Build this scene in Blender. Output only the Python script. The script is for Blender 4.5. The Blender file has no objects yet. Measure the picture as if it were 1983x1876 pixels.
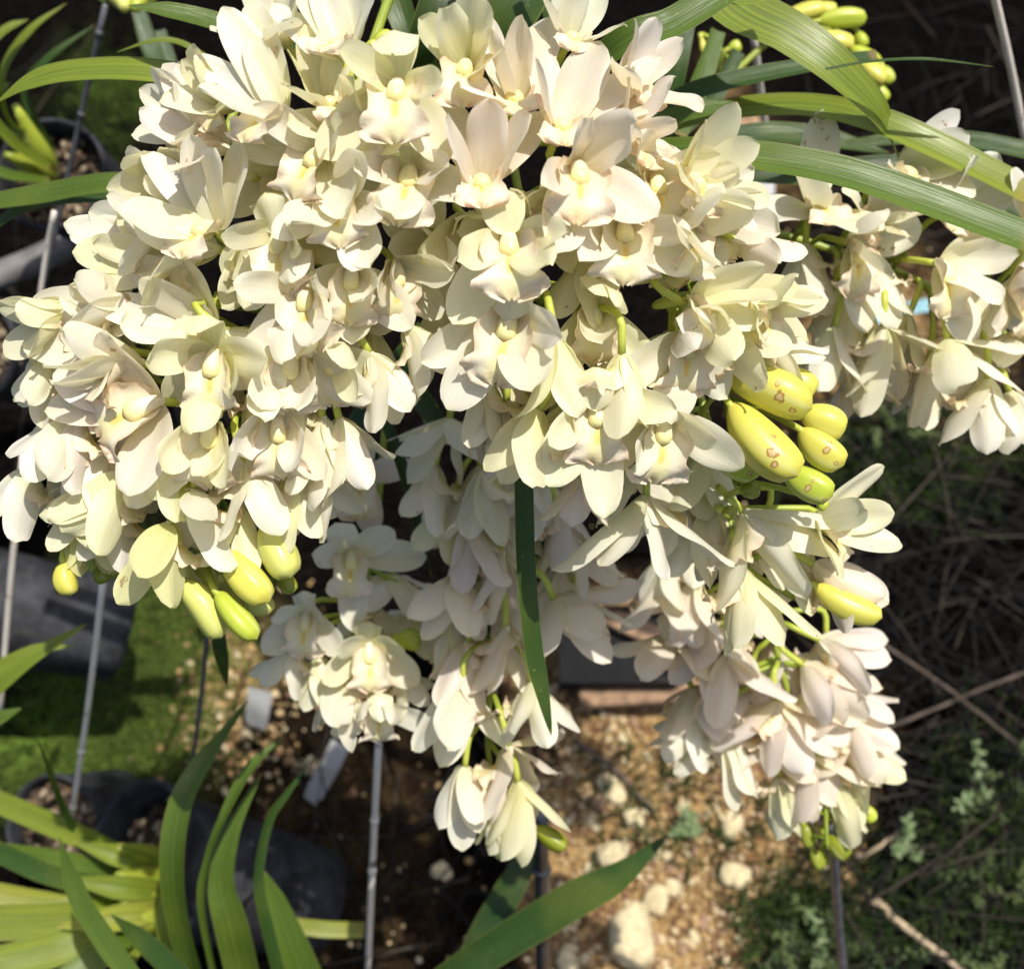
import bpy, math, random
import numpy as np
from mathutils import Vector, Matrix, Quaternion

# ------------------------------------------------------------------ camera, light, exposure
SC = bpy.context.scene
COL = SC.collection
H = 1.75                                   # the camera's height above the ground
FPX = 2335.0                               # focal length in pixels of a 1983 px wide picture
PITCH = math.radians(67)
CR = Vector((1, 0, 0))
CF = Vector((0, math.cos(PITCH), -math.sin(PITCH)))
CU = Vector((0, math.sin(PITCH), math.cos(PITCH)))
CAM = Vector((0, 0, H))
cd = bpy.data.cameras.new('camera')
cam = bpy.data.objects.new('camera', cd)
COL.objects.link(cam)
cam.location = CAM
cam.rotation_euler = (math.pi / 2 - PITCH, 0, 0)
cd.sensor_width = 36.0
cd.lens = FPX / 1983.0 * 36.0
cd.clip_start = 0.02
cd.clip_end = 300.0
cd.dof.use_dof = True
cd.dof.focus_distance = 0.71
cd.dof.aperture_fstop = 6.3
SC.camera = cam

SUN = (0.27 * CR + 0.52 * CU - 0.84 * CF).normalized()     # towards the sun
wd = bpy.data.worlds.new('World')
SC.world = wd
wd.use_nodes = True
wn = wd.node_tree.nodes
sky = wn.new('ShaderNodeTexSky')
sky.sky_type = 'NISHITA'
sky.sun_disc = False
sky.sun_elevation = math.asin(SUN.z)
sky.sun_rotation = math.atan2(SUN.x, SUN.y)
sky.dust_density = 3.0
sky.ozone_density = 0.6
wd.node_tree.links.new(sky.outputs[0], wn['Background'].inputs[0])
wn['Background'].inputs[1].default_value = 0.115
sl = bpy.data.lights.new('sun', 'SUN')
sl.energy = 4.5
sl.angle = math.radians(0.5)
sl.color = (1.0, 0.96, 0.88)
so = bpy.data.objects.new('sun', sl)
COL.objects.link(so)
so.location = (0, 0, 6)
so.rotation_mode = 'QUATERNION'
so.rotation_quaternion = SUN.to_track_quat('Z', 'Y')

SC.view_settings.view_transform = 'Standard'
SC.view_settings.look = 'None'
SC.view_settings.gamma = 1.0
SC.view_settings.exposure = 0.23
SC.view_settings.use_curve_mapping = False
SC.render.engine = 'CYCLES'
SC.cycles.max_bounces = 10
SC.cycles.diffuse_bounces = 6
SC.cycles.transmission_bounces = 8
SC.cycles.use_denoising = True

RNG = random.Random(7)


# ------------------------------------------------------------------ coordinates
def P(px, py, d):
    """The point seen at a picture position, at a given depth along the view."""
    return CAM + CR * ((px - 991.5) / FPX * d) + CU * ((938.0 - py) / FPX * d) + CF * d


def ground_depth(px, py, z=0.0):
    ray = CR * ((px - 991.5) / FPX) + CU * ((938.0 - py) / FPX) + CF
    return (z - H) / ray.z


def G(px, py, z=0.0):
    return P(px, py, ground_depth(px, py, z))


OFF = {1: (0, 0), 2: (850, 0), 3: (1697, 0), 4: (0, 800), 5: (850, 800), 6: (1697, 800), 7: (0, 1607), 8: (850, 1607), 9: (1697, 1607)}


def C(k, x, y):
    ox, oy = OFF[k]
    return ((ox + x / 2.2033) * 0.7636, (oy + y / 2.2033) * 0.7636)


def view_vec(x, y, z):
    return (CR * x + CU * y - CF * z).normalized()


# ------------------------------------------------------------------ mesh helpers
def link(name, mesh, material=None, parent=None):
    o = bpy.data.objects.new(name, mesh)
    COL.objects.link(o)
    if material is not None:
        mesh.materials.clear()
        for m in (material if isinstance(material, (list, tuple)) else [material]):
            mesh.materials.append(m)
    if parent is not None:
        o.parent = parent
    return o


def raw_mesh(name, verts, faces, uvs=None, smooth=True, attr=None):
    me = bpy.data.meshes.new(name)
    me.from_pydata([tuple(v) for v in verts], [], [tuple(int(i) for i in f) for f in faces])
    if uvs is not None:
        ul = me.uv_layers.new(name='UVMap')
        li = np.zeros(len(me.loops), np.int32)
        me.loops.foreach_get('vertex_index', li)
        ul.data.foreach_set('uv', np.asarray(uvs, np.float32)[li].ravel())
    if attr is not None:
        for k, v in attr.items():
            a = me.attributes.new(k, 'FLOAT', 'POINT')
            a.data.foreach_set('value', np.asarray(v, np.float32))
    if smooth:
        me.polygons.foreach_set('use_smooth', np.ones(len(me.polygons), bool))
    me.update()
    return me


def fast_mesh(name, verts, faces, smooth=True, attr=None, uvs=None):
    """verts (n,3), faces (m,k): equal-sided faces, for big meshes."""
    verts = np.asarray(verts, np.float32)
    faces = np.asarray(faces, np.int32)
    m, k = faces.shape
    me = bpy.data.meshes.new(name)
    me.vertices.add(len(verts))
    me.vertices.foreach_set('co', verts.ravel())
    me.loops.add(m * k)
    me.loops.foreach_set('vertex_index', faces.ravel())
    me.polygons.add(m)
    me.polygons.foreach_set('loop_start', np.arange(0, m * k, k, dtype=np.int32))
    me.polygons.foreach_set('loop_total', np.full(m, k, np.int32))
    if uvs is not None:
        ul = me.uv_layers.new(name='UVMap')
        ul.data.foreach_set('uv', np.asarray(uvs, np.float32)[faces.ravel()].ravel())
    if attr is not None:
        for kk, v in attr.items():
            a = me.attributes.new(kk, 'FLOAT', 'POINT')
            a.data.foreach_set('value', np.asarray(v, np.float32))
    if smooth:
        me.polygons.foreach_set('use_smooth', np.ones(m, bool))
    me.update(calc_edges=True)
    me.validate()
    return me


_gf = {}


def grid_faces(nu, nv, wrap=False):
    k = (nu, nv, wrap)
    if k not in _gf:
        f = []
        for i in range(nu - 1):
            for j in range(nv if wrap else nv - 1):
                j2 = (j + 1) % nv
                f.append((i * nv + j, i * nv + j2, (i + 1) * nv + j2, (i + 1) * nv + j))
        _gf[k] = np.array(f, np.int32)
    return _gf[k]


def grid_mesh(name, pts, wrap=False):
    nu, nv, _ = pts.shape
    uu, vv = np.meshgrid(np.linspace(0, 1, nu), np.linspace(0, 1, nv), indexing='ij')
    uvs = np.stack([vv, uu], -1).reshape(-1, 2)
    return fast_mesh(name, pts.reshape(-1, 3), grid_faces(nu, nv, wrap), uvs=uvs)


def catmull(pts, n):
    p = [np.array(q, float) for q in pts]
    if len(p) == 2:
        return np.array([p[0] + (p[1] - p[0]) * t for t in np.linspace(0, 1, n)])
    p = [2 * p[0] - p[1]] + p + [2 * p[-1] - p[-2]]
    m = len(p) - 3
    out = []
    for t in np.linspace(0, m - 1e-6, n):
        i = int(t)
        f = t - i
        a, b, c, d = p[i:i + 4]
        out.append(0.5 * (2 * b + (c - a) * f + (2 * a - 5 * b + 4 * c - d) * f * f + (3 * b - 3 * c + d - a) * f ** 3))
    return np.array(out)


def tube_pts(path, radii, ns=8, cap=True):
    path = np.asarray(path, float)
    n = len(path)
    radii = np.broadcast_to(np.asarray(radii, float), (n,)).copy()
    tan = np.gradient(path, axis=0)
    tan /= np.linalg.norm(tan, axis=1)[:, None] + 1e-12
    up = np.array([0.0, 0, 1])
    if abs(tan[0] @ up) > 0.9:
        up = np.array([1.0, 0, 0])
    out = []
    rings = []
    for i in range(n):
        a = up - tan[i] * (up @ tan[i])
        a /= np.linalg.norm(a)
        up = a
        b = np.cross(tan[i], a)
        rings.append((path[i], a, b, radii[i]))
    if cap:
        rings = [(rings[0][0], rings[0][1], rings[0][2], 1e-5)] + rings + [(rings[-1][0], rings[-1][1], rings[-1][2], 1e-5)]
    ang = np.linspace(0, 2 * math.pi, ns, endpoint=False)
    for c, a, b, r in rings:
        out.append(c + r * (np.cos(ang)[:, None] * a + np.sin(ang)[:, None] * b))
    return np.array(out)


def tube(name, path, radii, ns=8):
    return grid_mesh(name, tube_pts(path, radii, ns), wrap=True)


def merge(parts):
    """list of (verts, faces) with equal-sided faces -> one"""
    vs, fs, o = [], [], 0
    for v, f in parts:
        vs.append(np.asarray(v, float).reshape(-1, 3))
        fs.append(np.asarray(f) + o)
        o += len(vs[-1])
    return np.concatenate(vs), np.concatenate(fs)


_TAB = {}


def value_noise(x, y, seed):
    if seed not in _TAB:
        _TAB[seed] = np.random.RandomState(seed).rand(256, 256)
    tab = _TAB[seed]
    xi = np.floor(x).astype(int)
    yi = np.floor(y).astype(int)
    fx = x - xi
    fy = y - yi
    fx = fx * fx * (3 - 2 * fx)
    fy = fy * fy * (3 - 2 * fy)
    g = lambda a, b: tab[a % 256, b % 256]
    return (g(xi, yi) * (1 - fx) * (1 - fy) + g(xi + 1, yi) * fx * (1 - fy) + g(xi, yi + 1) * (1 - fx) * fy + g(xi + 1, yi + 1) * fx * fy)


def fbm(x, y, scale, octaves, seed):
    s = 0
    a = 0.5
    for k in range(octaves):
        s = s + a * (value_noise(x * scale + 17.3 * k, y * scale + 5.1 * k, seed + k) - 0.5)
        scale *= 2.03
        a *= 0.5
    return s


# ------------------------------------------------------------------ things
def empty(name, loc=(0, 0, 0), label=None, cat=None, group=None):
    o = bpy.data.objects.new(name, None)
    COL.objects.link(o)
    o.location = loc
    o.empty_display_size = 0.02
    tag(o, label, cat, group)
    return o


def tag(o, label=None, cat=None, group=None, kind=None):
    if label:
        o['label'] = label
    if cat:
        o['category'] = cat
    if group:
        o['group'] = group
    if kind:
        o['kind'] = kind
    return o


# ------------------------------------------------------------------ materials
class N:
    def __init__(self, name):
        self.m = bpy.data.materials.new(name)
        self.m.use_nodes = True
        self.t = self.m.node_tree
        self.t.nodes.clear()
        self.out = self.t.nodes.new('ShaderNodeOutputMaterial')

    def n(self, kind, **kw):
        nd = self.t.nodes.new(kind)
        for k, v in kw.items():
            setattr(nd, k, v)
        return nd

    def l(self, a, b):
        self.t.links.new(a, b)

    def val(self, sock, v):
        if hasattr(v, 'links'):
            self.l(v, sock)
        elif isinstance(v, tuple) and len(v) == 3 and sock.type == 'RGBA':
            sock.default_value = (*v, 1)
        else:
            sock.default_value = v

    def math(self, op, a, b=0.0, c=0.0):
        nd = self.n('ShaderNodeMath', operation=op)
        for i, v in enumerate((a, b, c)):
            self.val(nd.inputs[i], v)
        return nd.outputs[0]

    def mix(self, f, a, b, blend='MIX'):
        nd = self.n('ShaderNodeMixRGB', blend_type=blend)
        self.val(nd.inputs[0], f)
        self.val(nd.inputs[1], a)
        self.val(nd.inputs[2], b)
        return nd.outputs[0]

    def step(self, v, lo, hi, a=0.0, b=1.0):
        nd = self.n('ShaderNodeMapRange', interpolation_type='SMOOTHSTEP')
        self.val(nd.inputs[0], v)
        for i, q in enumerate((lo, hi, a, b)):
            self.val(nd.inputs[i + 1], q)
        return nd.outputs[0]

    def noise(self, vec, scale, detail=3, rough=0.5, out=0):
        nd = self.n('ShaderNodeTexNoise')
        if vec is not None:
            self.l(vec, nd.inputs['Vector'])
        nd.inputs['Scale'].default_value = scale
        nd.inputs['Detail'].default_value = detail
        nd.inputs['Roughness'].default_value = rough
        return nd.outputs[out]

    def voro(self, vec, scale, out='Distance', feature='F1'):
        nd = self.n('ShaderNodeTexVoronoi', feature=feature)
        self.l(vec, nd.inputs['Vector'])
        nd.inputs['Scale'].default_value = scale
        return nd.outputs[out]

    def scaled(self, vec, sx, sy, sz=1.0):
        nd = self.n('ShaderNodeMapping')
        self.l(vec, nd.inputs[0])
        nd.inputs['Scale'].default_value = (sx, sy, sz)
        return nd.outputs[0]

    def uv(self):
        u = self.n('ShaderNodeUVMap')
        s = self.n('ShaderNodeSeparateXYZ')
        self.l(u.outputs[0], s.inputs[0])
        return u.outputs[0], s.outputs[0], s.outputs[1]

    def obj(self):
        return self.n('ShaderNodeTexCoord').outputs['Object']

    def geo(self):
        return self.n('ShaderNodeNewGeometry').outputs['Position']

    def info(self):
        return self.n('ShaderNodeObjectInfo')

    def prop(self, name, kind='OBJECT', out='Fac'):
        a = self.n('ShaderNodeAttribute', attribute_type=kind, attribute_name=name)
        return a.outputs[out]

    def bump(self, h, strength, dist):
        b = self.n('ShaderNodeBump')
        self.l(h, b.inputs['Height'])
        b.inputs['Strength'].default_value = strength
        b.inputs['Distance'].default_value = dist
        return b.outputs[0]

    def finish(self, color, rough=0.5, spec=0.4, normal=None, trans=0.0, tcolor=None, metal=0.0, coat=0.0):
        p = self.n('ShaderNodeBsdfPrincipled')
        self.val(p.inputs['Base Color'], color)
        self.val(p.inputs['Roughness'], rough)
        self.val(p.inputs['Specular IOR Level'], spec)
        p.inputs['Metallic'].default_value = metal
        p.inputs['Coat Weight'].default_value = coat
        if normal is not None:
            self.l(normal, p.inputs['Normal'])
        sh = p.outputs[0]
        if trans:
            t = self.n('ShaderNodeBsdfTranslucent')
            self.val(t.inputs[0], tcolor if tcolor is not None else color)
            if normal is not None:
                self.l(normal, t.inputs['Normal'])
            x = self.n('ShaderNodeMixShader')
            self.val(x.inputs[0], trans)
            self.l(sh, x.inputs[1])
            self.l(t.outputs[0], x.inputs[2])
            sh = x.outputs[0]
        self.l(sh, self.out.inputs[0])
        return self.m


def mat_tepal():
    b = N('petal_skin')
    uv, v, u = b.uv()
    inf = b.info()
    oc = inf.outputs['Color']
    blush = b.prop('blush')
    green = b.prop('green')
    veinv = b.noise(b.scaled(uv, 26, 1.6), 1.0, 2, 0.6)
    vein = b.step(veinv, 0.50, 0.62)
    mid = b.math('ABSOLUTE', b.math('SUBTRACT', v, 0.5))
    keel = b.step(mid, 0.0, 0.05, 1.0, 0.0)
    basef = b.step(u, 0.0, 0.55, 1.0, 0.0)
    c = b.mix(b.math('MULTIPLY', basef, b.math('ADD', 0.30, b.math('MULTIPLY', green, 0.55))), oc, (0.74, 0.76, 0.30))
    c = b.mix(b.math('MULTIPLY', green, 0.45), c, (0.80, 0.80, 0.36))
    lowf = b.noise(b.obj(), 38.0, 2)
    c = b.mix(b.math('MULTIPLY', b.step(lowf, 0.50, 0.72), 0.35), c, b.mix(0.5, oc, (0.78, 0.78, 0.40)))
    c = b.mix(b.math('MULTIPLY', vein, b.math('ADD', 0.13, b.math('MULTIPLY', basef, 0.26))), c, (0.58, 0.60, 0.26))
    c = b.mix(b.math('MULTIPLY', keel, 0.10), c, (0.70, 0.70, 0.30))
    tipf = b.step(u, 0.93, 1.0)
    c = b.mix(b.math('MULTIPLY', tipf, 0.25), c, (0.72, 0.68, 0.30))
    pn = b.noise(b.scaled(uv, 1.5, 2.0), 2.0, 2)
    c = b.mix(b.math('MULTIPLY', blush, b.math('MULTIPLY', pn, b.step(u, 0.0, 1.0, 1.1, 0.5))), c, (0.84, 0.56, 0.50))
    ob = b.obj()
    spot = b.step(b.voro(ob, 170.0), 0.06, 0.11, 1.0, 0.0)
    spotm = b.step(b.noise(ob, 45.0, 1), 0.60, 0.66)
    c = b.mix(b.math('MULTIPLY', b.math('MULTIPLY', spot, spotm), 0.35), c, (0.42, 0.30, 0.10))
    br = b.math('ADD', b.noise(ob, 75.0, 4, 0.7), b.math('MULTIPLY', b.step(u, 0.4, 0.8), 0.04))
    bm = b.prop('bruise')
    c = b.mix(b.math('MULTIPLY', bm, b.math('MULTIPLY', b.step(br, 0.655, 0.675), 0.8)), c, (0.40, 0.22, 0.06))
    c = b.mix(b.math('MULTIPLY', bm, b.math('MULTIPLY', b.step(br, 0.69, 0.72), 0.7)), c, (0.62, 0.46, 0.26))
    h = b.math('ADD', b.math('MULTIPLY', veinv, 0.6), b.math('MULTIPLY', b.noise(ob, 900.0, 2), 0.25))
    nrm = b.bump(h, 0.42, 0.0007)
    return b.finish(c, 0.38, 0.34, nrm, 0.45, b.mix(0.8, c, (1.0, 0.96, 0.72), 'MULTIPLY'))


def mat_lip():
    b = N('lip_skin')
    uv, v, u = b.uv()
    blush = b.prop('blush')
    mid = b.math('ABSOLUTE', b.math('SUBTRACT', v, 0.5))
    ob = b.obj()
    n = b.noise(ob, 260.0, 3)
    c = b.mix(b.step(mid, 0.06, 0.28, 1.0, 0.0), (0.86, 0.79, 0.60), (0.85, 0.79, 0.44))
    keel = b.math('MULTIPLY', b.step(mid, 0.03, 0.085, 1.0, 0.0), b.math('MULTIPLY', b.step(u, 0.35, 0.48), b.step(u, 0.60, 0.70, 1.0, 0.0)))
    c = b.mix(b.math('MULTIPLY', keel, 0.75), c, (0.88, 0.62, 0.10))
    tipf = b.step(u, 0.72, 0.97)
    edge = b.math('MAXIMUM', tipf, b.step(mid, 0.30, 0.47))
    pk = b.math('MULTIPLY', b.math('MULTIPLY', edge, b.step(n, 0.30, 0.62)), b.math('ADD', 0.30, b.math('MULTIPLY', blush, 0.6)))
    c = b.mix(pk, c, (0.82, 0.54, 0.36))
    sp = b.step(b.voro(ob, 700.0), 0.16, 0.24, 1.0, 0.0)
    c = b.mix(b.math('MULTIPLY', sp, 0.16), c, (0.62, 0.32, 0.26))
    nrm = b.bump(n, 0.35, 0.0008)
    return b.finish(c, 0.42, 0.35, nrm, 0.28, b.mix(0.5, c, (0.95, 0.80, 0.60), 'MULTIPLY'))


def mat_column():
    b = N('column_skin')
    uv, v, u = b.uv()
    ob = b.obj()
    c = b.mix(b.step(u, 0.35, 0.85), (0.86, 0.80, 0.60), (0.88, 0.80, 0.36))
    c = b.mix(b.math('MULTIPLY', b.step(u, 0.93, 0.97), 0.6), c, (0.74, 0.50, 0.20))
    sp = b.math('MULTIPLY', b.step(b.noise(ob, 420.0, 2), 0.60, 0.70), b.step(u, 0.05, 0.4, 0.5, 0.0))
    c = b.mix(b.math('MULTIPLY', sp, 0.8), c, (0.55, 0.22, 0.15))
    nrm = b.bump(b.noise(ob, 600.0, 2), 0.15, 0.0005)
    return b.finish(c, 0.34, 0.45, nrm, 0.15, (0.9, 0.75, 0.4))


def mat_stem():
    b = N('flower_stem_skin')
    ob = b.obj()
    n = b.noise(ob, 60.0, 3)
    c = b.mix(n, (0.16, 0.25, 0.03), (0.42, 0.46, 0.06))
    return b.finish(c, 0.38, 0.45, b.bump(b.noise(ob, 300.0, 2), 0.1, 0.0005), 0.12, (0.5, 0.55, 0.05))


def mat_pedicel():
    b = N('pedicel_skin')
    uv, v, u = b.uv()
    c = b.mix(b.step(u, 0.1, 0.95), (0.30, 0.40, 0.04), (0.56, 0.60, 0.10))
    return b.finish(c, 0.36, 0.45, None, 0.15, (0.6, 0.62, 0.06))


def mat_bud():
    b = N('bud_skin')
    uv, v, u = b.uv()
    oc = b.info().outputs['Color']
    ob = b.obj()
    st = b.noise(b.scaled(uv, 40, 1.2), 1.0, 2, 0.6)
    c = b.mix(b.math('MULTIPLY', b.step(st, 0.48, 0.65), 0.22), oc, (0.62, 0.58, 0.10))
    seam = b.step(b.noise(b.scaled(uv, 7, 0.3), 1.0, 1), 0.52, 0.66)
    c = b.mix(b.math('MULTIPLY', seam, b.step(u, 0.15, 0.8, 0.1, 0.6)), c, (0.74, 0.72, 0.30))
    w = b.prop('scar')
    v0 = b.prop('scar_side')
    rag = b.math('MULTIPLY', b.math('SUBTRACT', b.noise(ob, 330.0, 4, 0.75), 0.5), 0.14)

    def dist(u0, dv, sc):
        du = b.math('MULTIPLY', b.math('SUBTRACT', u, u0), sc)
        dw = b.math('MULTIPLY', b.math('SUBTRACT', v, b.math('ADD', v0, dv)), 1.25 * sc)
        return b.math('SQRT', b.math('ADD', b.math('MULTIPLY', du, du), b.math('MULTIPLY', dw, dw)))
    sh = b.math('MULTIPLY', b.math('SUBTRACT', b.math('FRACT', b.math('MULTIPLY', v0, 37.7)), 0.5), 0.22)
    vd = b.math('ADD', rag, b.math('MINIMUM', dist(b.math('ADD', 0.64, sh), 0.0, 1.0), b.math('MINIMUM', dist(b.math('SUBTRACT', 0.80, sh), 0.06, 1.6), dist(0.55, -0.09, 2.2))))
    core = b.math('MULTIPLY', b.step(vd, 0.036, 0.046, 1.0, 0.0), w)
    ring = b.math('MULTIPLY', b.math('MULTIPLY', b.step(vd, 0.030, 0.040), b.step(vd, 0.050, 0.066, 1.0, 0.0)), w)
    c = b.mix(b.math('MULTIPLY', core, 0.8), c, (0.60, 0.42, 0.22))
    c = b.mix(b.math('MULTIPLY', ring, 0.85), c, (0.30, 0.13, 0.02))
    nrm = b.bump(b.math('ADD', st, b.noise(ob, 700.0, 2)), 0.15, 0.0006)
    return b.finish(c, 0.36, 0.45, nrm, 0.14, b.mix(0.6, c, (0.9, 0.85, 0.2), 'MULTIPLY'))


def mat_leaf():
    b = N('strap_leaf_skin')
    uv, v, u = b.uv()
    inf = b.info()
    oc = inf.outputs['Color']
    st = b.noise(b.scaled(uv, 30, 1.0), 1.0, 3, 0.6)
    mid = b.math('ABSOLUTE', b.math('SUBTRACT', v, 0.5))
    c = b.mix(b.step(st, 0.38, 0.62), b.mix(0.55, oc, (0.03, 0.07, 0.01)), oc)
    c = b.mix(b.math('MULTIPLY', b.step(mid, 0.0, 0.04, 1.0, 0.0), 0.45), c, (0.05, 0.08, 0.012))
    c = b.mix(b.math('MULTIPLY', b.step(mid, 0.44, 0.5), 0.35), c, (0.34, 0.36, 0.10))
    ob = b.obj()
    pat = b.noise(ob, 14.0, 3)
    c = b.mix(b.math('MULTIPLY', b.step(pat, 0.45, 0.75), 0.25), c, (0.24, 0.28, 0.04))
    sp = b.math('MULTIPLY', b.step(b.voro(ob, 150.0), 0.07, 0.12, 1.0, 0.0), b.step(b.noise(ob, 25.0, 1), 0.52, 0.6))
    c = b.mix(b.math('MULTIPLY', sp, 0.45), c, (0.50, 0.46, 0.20))
    tip = b.step(u, 0.955, 0.985)
    c = b.mix(b.math('MULTIPLY', tip, 0.55), c, (0.36, 0.22, 0.07))
    nrm = b.bump(st, 0.5, 0.0011)
    return b.finish(c, 0.33, 0.48, nrm, 0.32, b.mix(0.7, c, (1.5, 1.35, 0.35), 'MULTIPLY'))


def mat_pot():
    b = N('black_pot_plastic')
    ob = b.obj()
    n = b.noise(ob, 22.0, 5, 0.65)
    c = b.mix(b.step(n, 0.38, 0.72), (0.014, 0.014, 0.016), (0.048, 0.050, 0.056))
    c = b.mix(b.math('MULTIPLY', b.step(b.noise(ob, 70.0, 4), 0.58, 0.75), 0.4), c, (0.08, 0.07, 0.055))
    return b.finish(c, 0.62, 0.2, b.bump(n, 0.3, 0.003))


def mat_simple(name, col, rough=0.6, spec=0.3, var=0.35, scale=30.0, metal=0.0, trans=0.0, bumpd=0.001):
    b = N(name)
    ob = b.obj()
    n = b.noise(ob, scale, 4, 0.6)
    lo = tuple(x * (1 - var) for x in col)
    hi = tuple(min(1, x * (1 + var)) for x in col)
    c = b.mix(b.step(n, 0.3, 0.7), lo, hi)
    return b.finish(c, rough, spec, b.bump(n, 0.3, bumpd), trans, None, metal)


def mat_wire():
    b = N('stake_metal')
    p = b.geo()
    n = b.noise(b.scaled(p, 20, 6, 20), 1.0, 4, 0.6)
    c = b.mix(b.step(n, 0.35, 0.65), (0.74, 0.66, 0.56), (0.88, 0.80, 0.68))
    c = b.mix(b.step(b.noise(p, 60.0, 3), 0.60, 0.72), c, (0.22, 0.16, 0.11))
    return b.finish(c, 0.38, 0.5, b.bump(n, 0.2, 0.001), 0, None, 0.1)


def mat_ground():
    b = N('soil_with_shade')
    p = b.geo()
    och = b.prop('ochre', 'GEOMETRY')
    mos = b.prop('mossy', 'GEOMETRY')
    n1 = b.noise(p, 26.0, 6, 0.65)
    n2 = b.noise(p, 110.0, 4, 0.6)
    dark = b.mix(b.step(n2, 0.35, 0.7), (0.0014, 0.0012, 0.0012), (0.0055, 0.0043, 0.0038))  # near-black tone: shade put into the soil colour
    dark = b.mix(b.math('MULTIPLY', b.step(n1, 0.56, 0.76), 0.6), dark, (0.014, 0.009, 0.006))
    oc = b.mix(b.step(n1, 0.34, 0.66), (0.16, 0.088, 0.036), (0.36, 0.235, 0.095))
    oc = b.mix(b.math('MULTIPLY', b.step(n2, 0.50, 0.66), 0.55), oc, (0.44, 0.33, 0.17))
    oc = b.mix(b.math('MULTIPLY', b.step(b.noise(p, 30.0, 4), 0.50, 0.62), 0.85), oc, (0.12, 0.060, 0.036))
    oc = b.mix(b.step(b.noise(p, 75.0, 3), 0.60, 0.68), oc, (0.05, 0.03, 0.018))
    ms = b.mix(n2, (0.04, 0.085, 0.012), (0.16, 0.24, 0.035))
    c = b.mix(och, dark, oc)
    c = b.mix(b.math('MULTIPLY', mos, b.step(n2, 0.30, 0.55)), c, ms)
    nrm = b.bump(b.math('ADD', n1, b.math('MULTIPLY', n2, 0.5)), 0.7, 0.012)
    return b.finish(c, 0.95, 0.02, nrm)


def mat_attr(name, c0, c1, c2, rough=0.7, trans=0.0, spec=0.25):
    """colour chosen per small piece by the point attribute 'pick' (0..1)"""
    b = N(name)
    k = b.prop('pick', 'GEOMETRY')
    c = b.mix(b.step(k, 0.0, 0.5), c0, c1)
    c = b.mix(b.step(k, 0.5, 1.0), c, c2)
    p = b.geo()
    n = b.noise(p, 320.0, 3)
    c = b.mix(0.5, c, b.mix(n, (0.55, 0.55, 0.55), (1.35, 1.35, 1.35)), 'MULTIPLY')
    return b.finish(c, rough, spec, b.bump(n, 0.25, 0.0015), trans)


M_TEPAL, M_LIP, M_COLUMN, M_STEM, M_PED, M_BUD, M_LEAF, M_POT = (mat_tepal(), mat_lip(), mat_column(), mat_stem(), mat_pedicel(), mat_bud(), mat_leaf(), mat_pot())
M_WIRE = mat_wire()
# ------------------------------------------------------------------ ground
def to_px(v):
    """numpy (n,3) -> picture positions, used to lay out ochre and mossy soil and the soil darkened for shade"""
    r = v - np.array(CAM)
    d = r @ np.array(CF)
    return 991.5 + r @ np.array(CR) / d * FPX, 938 - r @ np.array(CU) / d * FPX


def blob(px, py, cx, cy, rx, ry):
    return np.exp(-(((px - cx) / rx) ** 2 + ((py - cy) / ry) ** 2))


def axis_coords(lo, hi, n, far):
    core = np.linspace(lo, hi, n)
    g = np.geomspace(0.03, far, 14)
    return np.concatenate([lo - g[::-1], core, hi + g])


gx = axis_coords(-0.95, 0.95, 330, 40.0)
gy = axis_coords(-0.18, 1.55, 300, 40.0)
XX, YY = np.meshgrid(gx, gy, indexing='ij')
fade = np.clip(1.6 - np.maximum(abs(XX), abs(YY - 0.6)), 0, 1)


def ground_height(x, y):
    return 0.05 * fbm(x, y, 3.0, 3, 3) + 0.03 * fbm(x, y, 16.0, 4, 11) + 0.012 * fbm(x, y, 70.0, 2, 21)


ZZ = ground_height(XX, YY) * fade
gv = np.stack([XX, YY, ZZ], -1).reshape(-1, 3)
gpx, gpy = to_px(np.where(abs(gv) > 3, np.sign(gv) * 3, gv))
wob = fbm(gv[:, 0], gv[:, 1], 6.0, 4, 31) * 320
wx, wy = gpx + wob, gpy + fbm(gv[:, 0], gv[:, 1], 6.0, 4, 41) * 320


def sstep(v, a, b):
    t = np.clip((v - a) / (b - a), 0, 1)
    return t * t * (3 - 2 * t)


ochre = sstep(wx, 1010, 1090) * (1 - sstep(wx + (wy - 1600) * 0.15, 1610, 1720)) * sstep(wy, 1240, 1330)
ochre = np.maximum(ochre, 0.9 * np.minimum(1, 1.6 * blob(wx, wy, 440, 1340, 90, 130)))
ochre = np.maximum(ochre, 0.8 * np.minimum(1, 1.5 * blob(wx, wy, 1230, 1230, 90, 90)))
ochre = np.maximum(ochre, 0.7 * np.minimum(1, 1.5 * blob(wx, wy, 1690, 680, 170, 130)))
ochre = np.maximum(ochre, 0.12 * np.minimum(1, 1.5 * blob(wx, wy, 700, 1700, 160, 200)))  # ochre kept faint: the shadow here is put into the soil colour
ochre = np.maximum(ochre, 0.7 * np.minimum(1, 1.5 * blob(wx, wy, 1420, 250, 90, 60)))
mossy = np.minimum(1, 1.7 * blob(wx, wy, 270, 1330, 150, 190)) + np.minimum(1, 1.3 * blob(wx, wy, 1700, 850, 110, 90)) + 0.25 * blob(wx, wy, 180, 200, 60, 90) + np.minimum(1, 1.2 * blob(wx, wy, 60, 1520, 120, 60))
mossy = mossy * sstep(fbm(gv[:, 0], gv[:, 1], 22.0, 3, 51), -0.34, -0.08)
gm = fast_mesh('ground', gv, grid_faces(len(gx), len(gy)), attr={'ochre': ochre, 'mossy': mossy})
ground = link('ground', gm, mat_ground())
tag(ground, kind='structure')

NR = np.random.RandomState(5)


def gz(x, y):
    return float(ground_height(np.array([x]), np.array([y]))[0])


# --- small bits of the ground, each kind one uncountable mass
ICO_V, ICO_F = None, None


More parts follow.
